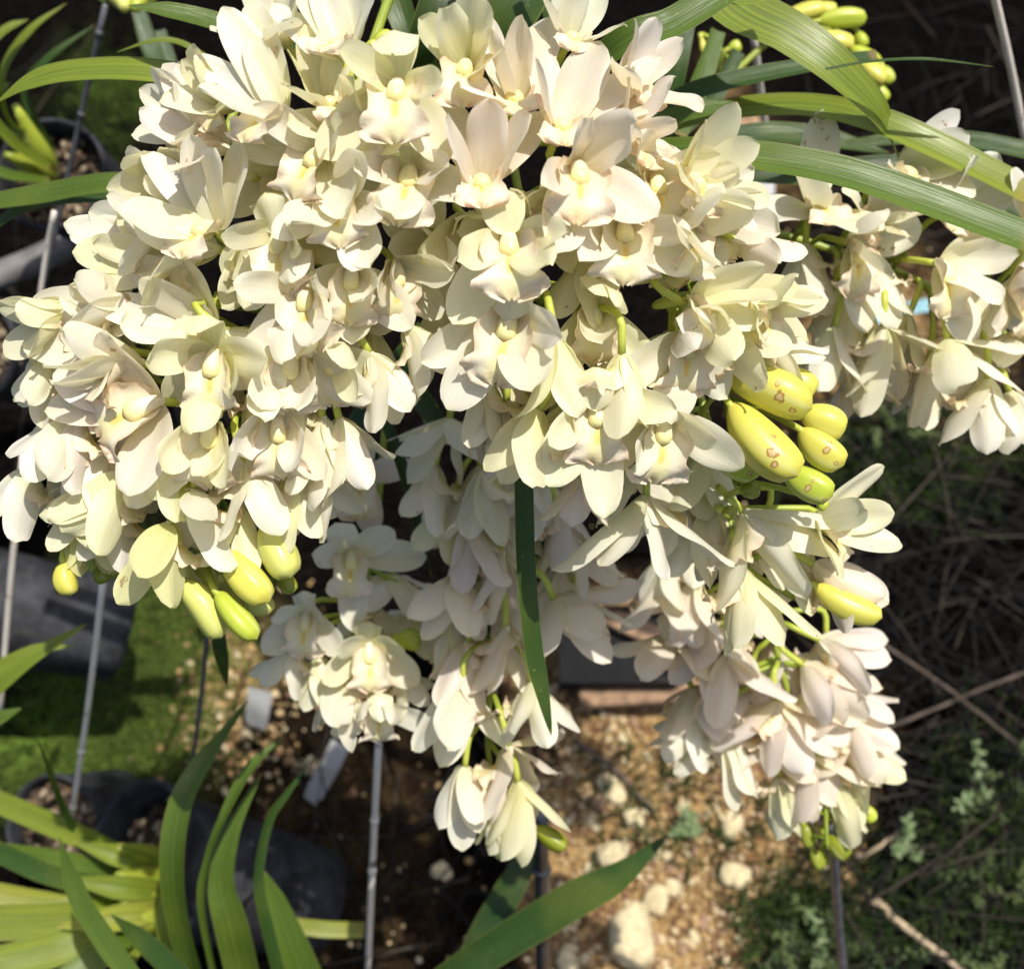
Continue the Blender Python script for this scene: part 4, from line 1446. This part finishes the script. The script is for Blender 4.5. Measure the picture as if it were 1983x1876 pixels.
# spike, crop, base x y, tip x y, half width (crop px), colour, depth offset (mm), lean of the tip towards the eye (mm), scars
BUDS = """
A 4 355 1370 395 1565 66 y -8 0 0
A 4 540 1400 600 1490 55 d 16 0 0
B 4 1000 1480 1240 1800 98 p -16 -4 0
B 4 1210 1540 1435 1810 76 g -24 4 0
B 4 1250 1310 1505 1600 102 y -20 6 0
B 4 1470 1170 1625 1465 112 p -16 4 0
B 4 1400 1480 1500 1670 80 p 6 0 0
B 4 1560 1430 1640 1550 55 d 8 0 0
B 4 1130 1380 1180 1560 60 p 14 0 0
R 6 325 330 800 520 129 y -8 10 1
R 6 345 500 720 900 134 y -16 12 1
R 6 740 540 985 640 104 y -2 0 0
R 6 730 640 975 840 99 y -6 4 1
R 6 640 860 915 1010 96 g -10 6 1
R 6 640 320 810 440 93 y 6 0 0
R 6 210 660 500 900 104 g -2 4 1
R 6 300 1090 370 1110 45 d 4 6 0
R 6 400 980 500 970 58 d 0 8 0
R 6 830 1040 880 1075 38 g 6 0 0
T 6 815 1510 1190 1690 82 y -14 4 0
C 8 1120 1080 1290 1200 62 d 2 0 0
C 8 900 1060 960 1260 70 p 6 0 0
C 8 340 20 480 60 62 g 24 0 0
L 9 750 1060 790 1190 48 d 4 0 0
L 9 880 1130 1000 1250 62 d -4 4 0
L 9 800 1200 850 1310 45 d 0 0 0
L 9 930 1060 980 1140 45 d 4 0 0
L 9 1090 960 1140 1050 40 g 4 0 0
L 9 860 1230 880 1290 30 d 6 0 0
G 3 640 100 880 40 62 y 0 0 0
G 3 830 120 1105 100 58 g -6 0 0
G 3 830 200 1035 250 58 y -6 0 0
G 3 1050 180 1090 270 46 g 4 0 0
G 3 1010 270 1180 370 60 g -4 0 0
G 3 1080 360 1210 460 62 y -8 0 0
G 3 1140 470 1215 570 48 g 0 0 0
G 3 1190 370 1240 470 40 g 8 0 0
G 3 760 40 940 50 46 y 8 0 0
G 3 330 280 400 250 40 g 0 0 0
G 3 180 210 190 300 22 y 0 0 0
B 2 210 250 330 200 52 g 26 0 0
"""
SPIKE_OBJ = {}
for key, sp in SPIKES.items():
    path = catmull([np.array(P(*q)) for q in sp['stem']], 60)
    e = empty('orchid_spike', path[0], sp['label'], 'orchid spike', 'flowering orchid spikes')
    SPIKE_OBJ[key] = (e, path)
    r = np.linspace(sp['r'], sp['r'] * 0.55, 60)
    link('flower_stem', tube('flower_stem', path - path[0], r, 10), M_STEM, e)


def flower_depth(sp, py):
    return sp['d0'] + sp['k'] * (py - 600) / 500


for ln in FLOWERS.strip().splitlines():
    w = ln.split()
    key, k = w[0], int(w[1])
    x, y, ax, ay = map(float, w[2:6])
    kind, s, roll, dz, tint = w[6], float(w[7]), float(w[8]), float(w[9]), w[10]
    e, path = SPIKE_OBJ[key]
    px, py = C(k, x, y)
    d = flower_depth(SPIKES[key], py) + dz * 0.001
    fr = random.Random((round(px) * 7919 + round(py) * 104729) % 99991)
    back = False
    if kind in 'nwc' and ay < -0.25:
        m = math.hypot(ax, ay)                # these hang face down: their backs are seen
        g = {'n': 0.975, 'w': 0.95, 'c': 0.985}[kind] / m
        ax, ay = ax * g, ay * g
        back = True
    s *= SPIKE_SIZE.get(key, 1.0)
    tips = {}
    p0 = P(px, py, d)
    for q in w[11:]:
        tx, ty = C(k, *map(float, q[2:].split(',')))
        tips[q[0]] = (CR * ((tx - px) / FPX * d) + CU * ((py - ty) / FPX * d), 0)
    make_flower(e, path, p0, flower_frame(ax, ay, roll, back), kind, s, tint, fr, tips=tips, bruise=0.7 if key == 'R' and kind in 'nh' else 0.06, blush=0.26 if tint == 'p' else 0.03,
                green={'y': 0.28, 'g': 0.65}.get(tint, 0.06))

for key, sp in SPIKES.items():
    e, path = SPIKE_OBJ[key]
    for i, (px, py) in enumerate(sp['fill']):
        fr = random.Random(i * 31 + ord(key))
        hang = key in 'LCETS' or py > 620
        d = flower_depth(sp, py) + (0.016 if key in 'LCET' else 0.036)
        if hang:
            ax = fr.uniform(-.35, .35) + (0.3 if key == 'L' and px > 1500 else 0)
            fm = flower_frame(ax, -math.sqrt(.94 - ax * ax), fr.uniform(-15, 15), True)
        else:
            fm = flower_frame(fr.uniform(-.45, .45), fr.uniform(-.7, -.2), fr.uniform(-30, 30))
        make_flower(e, path, P(px, py, d), fm, fr.choice('nnw') if hang else fr.choice('nso'), SPIKE_SIZE.get(key, 1.0), 'p' if key == 'L' else fr.choice('wyw'), fr,
                    blush=0.22 if key == 'L' else 0.03, green=0.10)

for i, ln in enumerate(BUDS.strip().splitlines()):
    w = ln.split()
    key, k = w[0], int(w[1])
    x0, y0, x1, y1, hw = map(float, w[2:7])
    dz, lean, scar = float(w[8]), float(w[9]), float(w[10])
    e, path = SPIKE_OBJ[key]
    b, t = C(k, x0, y0), C(k, x1, y1)
    d = flower_depth(SPIKES[key], b[1]) + 0.012 + dz * 0.001
    if key == 'G':
        d = 1.08 + dz * .001
    make_bud(e, path, P(*b, d), P(*t, d - lean * .001), hw / 2.2033 * 0.7636 / FPX * d * 1.0, w[7], random.Random(i), scar)


# ------------------------------------------------------------------ strap leaves
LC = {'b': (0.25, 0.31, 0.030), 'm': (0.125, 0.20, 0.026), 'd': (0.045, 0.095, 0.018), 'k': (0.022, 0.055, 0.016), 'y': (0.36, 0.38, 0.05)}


def leaf(parent, pts, col, nrm=(0, 0.25, 1), fold=0.30, ends='_t', n=40, name='leaf', roll=0.0):
    """pts: (px, py, depth, full width in px); nrm: the way the blade's face looks, in view space"""
    c = catmull([np.array(P(a, b, d)) for a, b, d, _ in pts], n)
    wd_ = catmull([np.array([w / FPX * d, 0, 0]) for _, _, d, w in pts], n)[:, 0]
    t = np.linspace(0, 1, n)
    if ends[1] == 't':
        wd_ = wd_ * np.clip((1 - t) / 0.30, 0, 1) ** 0.62
    if ends[0] == 't':
        wd_ = wd_ * np.clip(t / 0.30, 0, 1) ** 0.62
    wd_ = np.maximum(wd_, 2e-4)
    tan = np.gradient(c, axis=0)
    tan /= np.linalg.norm(tan, axis=1)[:, None]
    N0 = np.array(view_vec(*nrm))
    side = np.cross(np.broadcast_to(N0, tan.shape), tan)
    side /= np.linalg.norm(side, axis=1)[:, None] + 1e-9
    nn = np.cross(tan, side)
    if roll:
        a = (roll * t)[:, None]
        side, nn = side * np.cos(a) + nn * np.sin(a), nn * np.cos(a) - side * np.sin(a)
    prof = np.array([-1, -0.8, -0.45, -0.15, 0, 0.15, 0.45, 0.8, 1.0])
    fo = abs(prof) * fold - 0.06 * np.sin(abs(prof) * math.pi)
    top = c[:, None, :] + side[:, None, :] * (prof[None, :, None] * wd_[:, None, None] / 2) + nn[:, None, :] * (fo[None, :, None] * wd_[:, None, None] / 2)
    base = parent.location
    o = link(name, grid_mesh(name, top - np.array(base)), M_LEAF, parent)
    k = RNG.uniform(.9, 1.1)
    o.color = (*[min(1, q * k) for q in LC[col]], 1)
    return o


plant = empty('orchid_plant', P(950, -420, .95), 'clump of long green strap leaves from which the big cream spikes arch', 'orchid plant')
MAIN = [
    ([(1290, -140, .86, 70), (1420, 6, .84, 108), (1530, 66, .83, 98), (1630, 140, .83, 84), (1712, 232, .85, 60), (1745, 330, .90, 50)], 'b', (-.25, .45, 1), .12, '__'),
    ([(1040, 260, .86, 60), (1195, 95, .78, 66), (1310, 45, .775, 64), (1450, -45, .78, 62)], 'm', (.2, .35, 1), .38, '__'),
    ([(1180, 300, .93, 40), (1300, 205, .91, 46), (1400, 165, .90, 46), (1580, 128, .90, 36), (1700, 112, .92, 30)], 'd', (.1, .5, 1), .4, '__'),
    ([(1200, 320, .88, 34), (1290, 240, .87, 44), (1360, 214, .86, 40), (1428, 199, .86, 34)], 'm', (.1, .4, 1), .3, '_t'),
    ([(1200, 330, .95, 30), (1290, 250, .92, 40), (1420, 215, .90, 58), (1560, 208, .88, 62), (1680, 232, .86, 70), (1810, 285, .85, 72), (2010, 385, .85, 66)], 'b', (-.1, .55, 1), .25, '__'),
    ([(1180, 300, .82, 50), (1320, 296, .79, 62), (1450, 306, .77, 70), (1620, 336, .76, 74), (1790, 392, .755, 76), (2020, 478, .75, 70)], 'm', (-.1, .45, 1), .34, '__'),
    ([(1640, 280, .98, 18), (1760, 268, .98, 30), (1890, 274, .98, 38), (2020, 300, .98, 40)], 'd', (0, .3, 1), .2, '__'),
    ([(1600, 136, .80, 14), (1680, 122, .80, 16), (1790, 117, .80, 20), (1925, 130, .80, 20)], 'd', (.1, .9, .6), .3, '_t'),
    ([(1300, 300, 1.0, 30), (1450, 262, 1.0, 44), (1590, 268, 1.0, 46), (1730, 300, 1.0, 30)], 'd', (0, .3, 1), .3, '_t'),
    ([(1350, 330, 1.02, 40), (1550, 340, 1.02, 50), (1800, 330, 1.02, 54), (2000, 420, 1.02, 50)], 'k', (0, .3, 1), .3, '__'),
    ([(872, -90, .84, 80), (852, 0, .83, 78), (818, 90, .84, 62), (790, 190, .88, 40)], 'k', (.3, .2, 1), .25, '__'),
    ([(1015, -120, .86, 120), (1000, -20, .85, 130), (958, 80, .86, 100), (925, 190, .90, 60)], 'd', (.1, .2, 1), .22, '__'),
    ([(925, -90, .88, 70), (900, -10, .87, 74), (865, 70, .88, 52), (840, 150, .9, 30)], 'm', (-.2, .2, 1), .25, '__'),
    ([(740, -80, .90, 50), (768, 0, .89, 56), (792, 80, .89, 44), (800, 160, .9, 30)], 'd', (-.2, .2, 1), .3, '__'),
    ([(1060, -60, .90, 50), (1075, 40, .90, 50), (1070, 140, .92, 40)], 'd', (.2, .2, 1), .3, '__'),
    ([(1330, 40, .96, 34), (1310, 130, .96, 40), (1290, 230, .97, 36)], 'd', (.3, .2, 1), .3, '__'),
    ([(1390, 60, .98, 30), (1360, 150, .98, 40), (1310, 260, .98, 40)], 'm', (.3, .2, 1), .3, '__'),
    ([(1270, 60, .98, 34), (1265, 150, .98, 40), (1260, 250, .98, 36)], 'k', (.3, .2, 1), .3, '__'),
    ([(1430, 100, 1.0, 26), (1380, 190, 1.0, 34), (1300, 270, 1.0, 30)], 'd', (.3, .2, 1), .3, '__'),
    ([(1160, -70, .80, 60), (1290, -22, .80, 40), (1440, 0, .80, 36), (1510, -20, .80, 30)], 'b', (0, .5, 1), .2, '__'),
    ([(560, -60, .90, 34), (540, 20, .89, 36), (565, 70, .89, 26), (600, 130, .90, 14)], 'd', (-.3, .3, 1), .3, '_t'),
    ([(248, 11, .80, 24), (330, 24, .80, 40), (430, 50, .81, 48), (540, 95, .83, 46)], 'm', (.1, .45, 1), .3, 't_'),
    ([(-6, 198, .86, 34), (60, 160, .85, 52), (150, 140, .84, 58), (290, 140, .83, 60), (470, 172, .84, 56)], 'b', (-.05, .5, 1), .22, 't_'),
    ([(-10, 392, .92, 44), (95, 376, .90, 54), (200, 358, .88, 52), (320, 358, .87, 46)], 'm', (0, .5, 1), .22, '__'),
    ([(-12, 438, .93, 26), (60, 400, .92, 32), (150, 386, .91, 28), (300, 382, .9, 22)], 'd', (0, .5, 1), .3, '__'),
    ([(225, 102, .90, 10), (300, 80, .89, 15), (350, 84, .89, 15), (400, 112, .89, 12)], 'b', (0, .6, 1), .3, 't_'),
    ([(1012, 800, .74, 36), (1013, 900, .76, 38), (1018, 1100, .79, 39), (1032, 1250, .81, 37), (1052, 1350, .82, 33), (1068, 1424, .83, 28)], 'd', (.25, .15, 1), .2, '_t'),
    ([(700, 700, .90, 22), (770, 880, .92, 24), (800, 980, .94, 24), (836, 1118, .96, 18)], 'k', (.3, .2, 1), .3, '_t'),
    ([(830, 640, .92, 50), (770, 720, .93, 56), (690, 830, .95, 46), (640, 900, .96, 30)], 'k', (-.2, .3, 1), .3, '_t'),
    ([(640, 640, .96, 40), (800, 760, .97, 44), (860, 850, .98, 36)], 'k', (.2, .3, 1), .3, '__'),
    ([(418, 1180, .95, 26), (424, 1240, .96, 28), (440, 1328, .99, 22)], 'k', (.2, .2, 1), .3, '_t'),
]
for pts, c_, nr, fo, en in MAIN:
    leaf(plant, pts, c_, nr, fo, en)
for i, (px, py, d) in enumerate(((840, -330, .98), (960, -360, .96), (1090, -300, .98))):
    b = np.array(P(px, py, d))
    pth = catmull([b - np.array(plant.location) + np.array([0, 0, q]) for q in (-.05, 0, .05)], 9)
    o = link('pseudobulb', tube('pseudobulb', pth, 0.024 * np.array([.5, .8, 1, 1.05, 1.05, .95, .8, .6, .3]), 14), M_STEM, plant)

# small green clip holding the central stem
clip = empty('stem_clip', P(1045, 1002, .93), 'small translucent green clip holding the shaded spike beside the dark leaf', 'clip')
M_CLIP = mat_simple('green_plastic', (0.02, 0.16, 0.09), 0.2, 0.6, 0.3, 80.0, trans=0.3)
for nm, cen, rr in (('clip_ring', (0, 0, 0), 0.0075), ('clip_wing', (0.008, 0.002, -0.004), 0.006), ('clip_wing', (-0.004, 0.004, 0.008), 0.005)):
    a = np.linspace(0, 2 * math.pi, 17)
    pth = np.stack([np.cos(a) * rr + cen[0], np.full(17, cen[1]) + 0.002 * np.sin(2 * a), np.sin(a) * rr * .8 + cen[2]], -1)
    link(nm, tube(nm, pth, 0.0012, 6), M_CLIP, clip)

# bottom leaves of a plant below the frame, and the young plants round the edges
def small_plant(loc, label, leaves, bulbs=(), group='other orchid plants'):
    e = empty('young_orchid', P(*loc), label, 'orchid plant', group)
    for pts, c_, nr, fo, en in leaves:
        leaf(e, pts, c_, nr, fo, en)
    for pts, r0, c_ in bulbs:
        path = catmull([np.array(P(*q)) for q in pts], 10) - np.array(e.location)
        o = link('pseudobulb', tube('pseudobulb', path, r0 * np.array([.55, .85, 1, 1.05, 1.0, .92, .8, .65, .5, .35]), 12), M_BUD, e)
        o.color = (*BUDC[c_], 1)
        o['scar'] = 0.0
        o['scar_side'] = 0.0
    return e


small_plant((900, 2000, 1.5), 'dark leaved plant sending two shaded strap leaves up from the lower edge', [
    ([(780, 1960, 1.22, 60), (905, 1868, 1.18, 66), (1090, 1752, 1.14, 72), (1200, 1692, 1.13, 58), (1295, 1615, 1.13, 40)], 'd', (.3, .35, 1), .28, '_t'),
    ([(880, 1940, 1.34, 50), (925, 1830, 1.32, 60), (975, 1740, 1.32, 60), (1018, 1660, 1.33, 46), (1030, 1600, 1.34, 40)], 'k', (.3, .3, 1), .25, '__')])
small_plant((430, 2000, 1.35), 'young orchid at the lower edge with tall upright curving green leaves', [
    ([(400, 1960, 1.18, 51), (350, 1780, 1.08, 56), (338, 1660, 1.04, 56), (352, 1560, 1.03, 51), (385, 1490, 1.04, 43), (430, 1425, 1.06, 34), (482, 1355, 1.10, 29)], 'm', (-.2, .3, 1), .35, '_t'),
    ([(430, 1950, 1.14, 17), (394, 1760, 1.08, 24), (402, 1670, 1.06, 18), (430, 1590, 1.04, 20), (485, 1487, 1.03, 29), (552, 1424, 1.04, 22)], 'm', (-.5, .2, 1), .4, '_t'),
    ([(490, 1960, 1.20, 60), (452, 1800, 1.13, 65), (430, 1710, 1.11, 51), (450, 1610, 1.10, 36), (508, 1494, 1.10, 25)], 'm', (.1, .3, 1), .35, '_t'),
    ([(560, 1960, 1.16, 25), (515, 1790, 1.11, 25), (500, 1700, 1.09, 20), (520, 1590, 1.07, 18), (552, 1540, 1.06, 18), (598, 1480, 1.06, 17)], 'd', (.5, .3, 1), .4, '_t'),
    ([(620, 1960, 1.20, 68), (572, 1840, 1.16, 60), (535, 1745, 1.14, 39), (512, 1686, 1.13, 25)], 'm', (.2, .3, 1), .35, '_t'),
    ([(560, 1790, 1.30, 30), (630, 1798, 1.30, 32), (706, 1800, 1.31, 30)], 'y', (0, .2, 1), .1, '__'),
    ([(390, 1950, 1.24, 60), (345, 1850, 1.2, 56), (320, 1780, 1.18, 37), (310, 1730, 1.18, 17)], 'b', (-.1, .3, 1), .3, '_t')])
small_plant((285, 1700, 1.34), 'young orchid in the lower left pot, pale fan of broad leaves spreading left', [
    ([(305, 1690, 1.30, 24), (220, 1648, 1.26, 36), (110, 1600, 1.23, 44), (-20, 1545, 1.20, 41)], 'b', (0, .4, 1), .3, '__'),
    ([(300, 1700, 1.29, 24), (210, 1685, 1.25, 41), (100, 1668, 1.22, 47), (-20, 1650, 1.19, 41)], 'm', (0, .4, 1), .3, '__'),
    ([(300, 1710, 1.28, 24), (200, 1715, 1.24, 36), (90, 1690, 1.21, 39), (-20, 1640, 1.18, 36)], 'd', (0, .4, 1), .3, '__'),
    ([(300, 1725, 1.28, 27), (210, 1740, 1.25, 49), (110, 1752, 1.23, 49), (-20, 1735, 1.21, 57)], 'y', (0, .3, 1), .2, '__'),
    ([(300, 1735, 1.27, 27), (200, 1768, 1.22, 57), (100, 1782, 1.19, 65), (-20, 1786, 1.16, 68)], 'b', (0, .35, 1), .15, '__'),
    ([(305, 1750, 1.26, 27), (200, 1800, 1.20, 54), (100, 1840, 1.17, 65), (-20, 1870, 1.14, 68)], 'b', (.1, .35, 1), .2, '__'),
    ([(305, 1760, 1.26, 27), (220, 1830, 1.19, 49), (140, 1890, 1.16, 54), (60, 1950, 1.14, 49)], 'm', (.1, .35, 1), .2, '__'),
    ([(310, 1770, 1.27, 24), (250, 1850, 1.22, 37), (220, 1920, 1.20, 41)], 'b', (.1, .35, 1), .25, '__'),
    ([(328, 1690, 1.27, 30), (280, 1672, 1.24, 40), (225, 1655, 1.22, 40), (140, 1628, 1.22, 30)], 'b', (0, .4, 1), .55, '_t'),
    ([(330, 1730, 1.25, 30), (285, 1722, 1.22, 40), (230, 1718, 1.20, 44), (120, 1700, 1.19, 34)], 'b', (0, .4, 1), .55, '_t'),
    ([(330, 1765, 1.25, 30), (285, 1768, 1.21, 42), (225, 1778, 1.19, 50), (110, 1795, 1.17, 40)], 'y', (0, .4, 1), .55, '_t'),
    ([(114, 1619, .98, 13), (135, 1690, .99, 34), (165, 1760, 1.0, 39), (215, 1835, 1.01, 41), (275, 1920, 1.02, 37)], 'm', (.25, .3, 1), .3, 't_'),
    ([(215, 1770, 1.08, 19), (270, 1815, 1.10, 36), (340, 1880, 1.12, 42), (400, 1950, 1.14, 41)], 'd', (.2, .4, 1), .3, 't_'),
    ([(72, 1428, 1.10, 6), (95, 1490, 1.14, 11), (125, 1570, 1.2, 14), (160, 1620, 1.26, 14), (200, 1650, 1.3, 13)], 'd', (.5, .2, 1), .3, 't_')],
    [([(322, 1668, 1.30), (280, 1655, 1.25), (225, 1640, 1.22)], .012, 'd'), ([(328, 1706, 1.29), (280, 1702, 1.24), (225, 1696, 1.21)], .014, 'd'),
     ([(328, 1744, 1.28), (285, 1742, 1.23), (235, 1746, 1.20)], .013, 'd'), ([(326, 1786, 1.28), (292, 1780, 1.22), (250, 1790, 1.20)], .014, 'd')])
small_plant((-60, 1300, 1.2), 'plant at the left edge with narrow green leaves over the black pot', [
    ([(-60, 1385, 1.10, 36), (10, 1318, 1.09, 36), (80, 1262, 1.09, 28), (168, 1208, 1.10, 22)], 'b', (-.2, .3, 1), .3, '_t'),
    ([(-60, 1310, 1.14, 28), (0, 1290, 1.13, 28), (70, 1258, 1.13, 22), (145, 1250, 1.14, 14)], 'b', (-.2, .3, 1), .3, '_t'),
    ([(-60, 1420, 1.12, 24), (-10, 1395, 1.11, 28), (41, 1371, 1.11, 18)], 'm', (-.2, .3, 1), .3, '_t')])
small_plant((90, 300, 1.36), 'young orchid in the upper left corner with thin arching leaves', [
    ([(100, 300, 1.34, 20), (20, 230, 1.28, 26), (10, 140, 1.24, 26), (60, 60, 1.22, 24), (130, 6, 1.22, 14)], 'b', (-.3, .3, 1), .3, '_t'),
    ([(100, 290, 1.34, 16), (50, 180, 1.30, 20), (95, 115, 1.28, 20), (185, 48, 1.28, 12)], 'd', (-.3, .3, 1), .35, '_t'),
    ([(-40, 110, 1.2, 26), (10, 60, 1.2, 22), (55, 38, 1.2, 12)], 'b', (-.2, .3, 1), .3, '_t'),
    ([(-40, 200, 1.26, 22), (0, 175, 1.26, 24), (20, 160, 1.26, 12)], 'b', (-.2, .3, 1), .3, '_t'),
    ([(-30, 215, 1.24, 20), (30, 280, 1.28, 26), (96, 326, 1.33, 18)], 'b', (.3, .3, 1), .3, '__'),
    ([(-30, 320, 1.26, 20), (20, 340, 1.28, 24), (96, 352, 1.33, 18)], 'm', (.3, .3, 1), .3, '__'),
    ([(268, 20, 1.3, 26), (290, 90, 1.3, 34), (320, 150, 1.3, 34), (350, 200, 1.32, 24)], 'd', (.2, .3, 1), .3, '__'),
    ([(310, 60, 1.34, 20), (335, 130, 1.34, 20), (360, 220, 1.34, 16)], 'd', (.2, .3, 1), .3, '__')],
    [([(100, 330, 1.38), (75, 290, 1.33), (30, 205, 1.28)], .012, 'g'), ([(104, 345, 1.38), (60, 320, 1.33), (10, 300, 1.3)], .011, 'd')])
dk = small_plant((225, -20, 1.2), 'pinkish bud cluster with green scales at the upper edge of the left corner', [
    ([(150, -60, 1.2, 20), (200, -8, 1.2, 26), (250, 12, 1.2, 16)], 'd', (0, .3, 1), .3, '_t'),
    ([(330, -50, 1.2, 20), (290, 0, 1.2, 26), (262, 22, 1.2, 14)], 'm', (0, .3, 1), .3, '_t')], [([(215, -30, 1.2), (235, -5, 1.19), (242, 18, 1.18)], .012, 'p'), ([(260, -30, 1.2), (268, -5, 1.19), (262, 20, 1.18)], .011, 'g')])
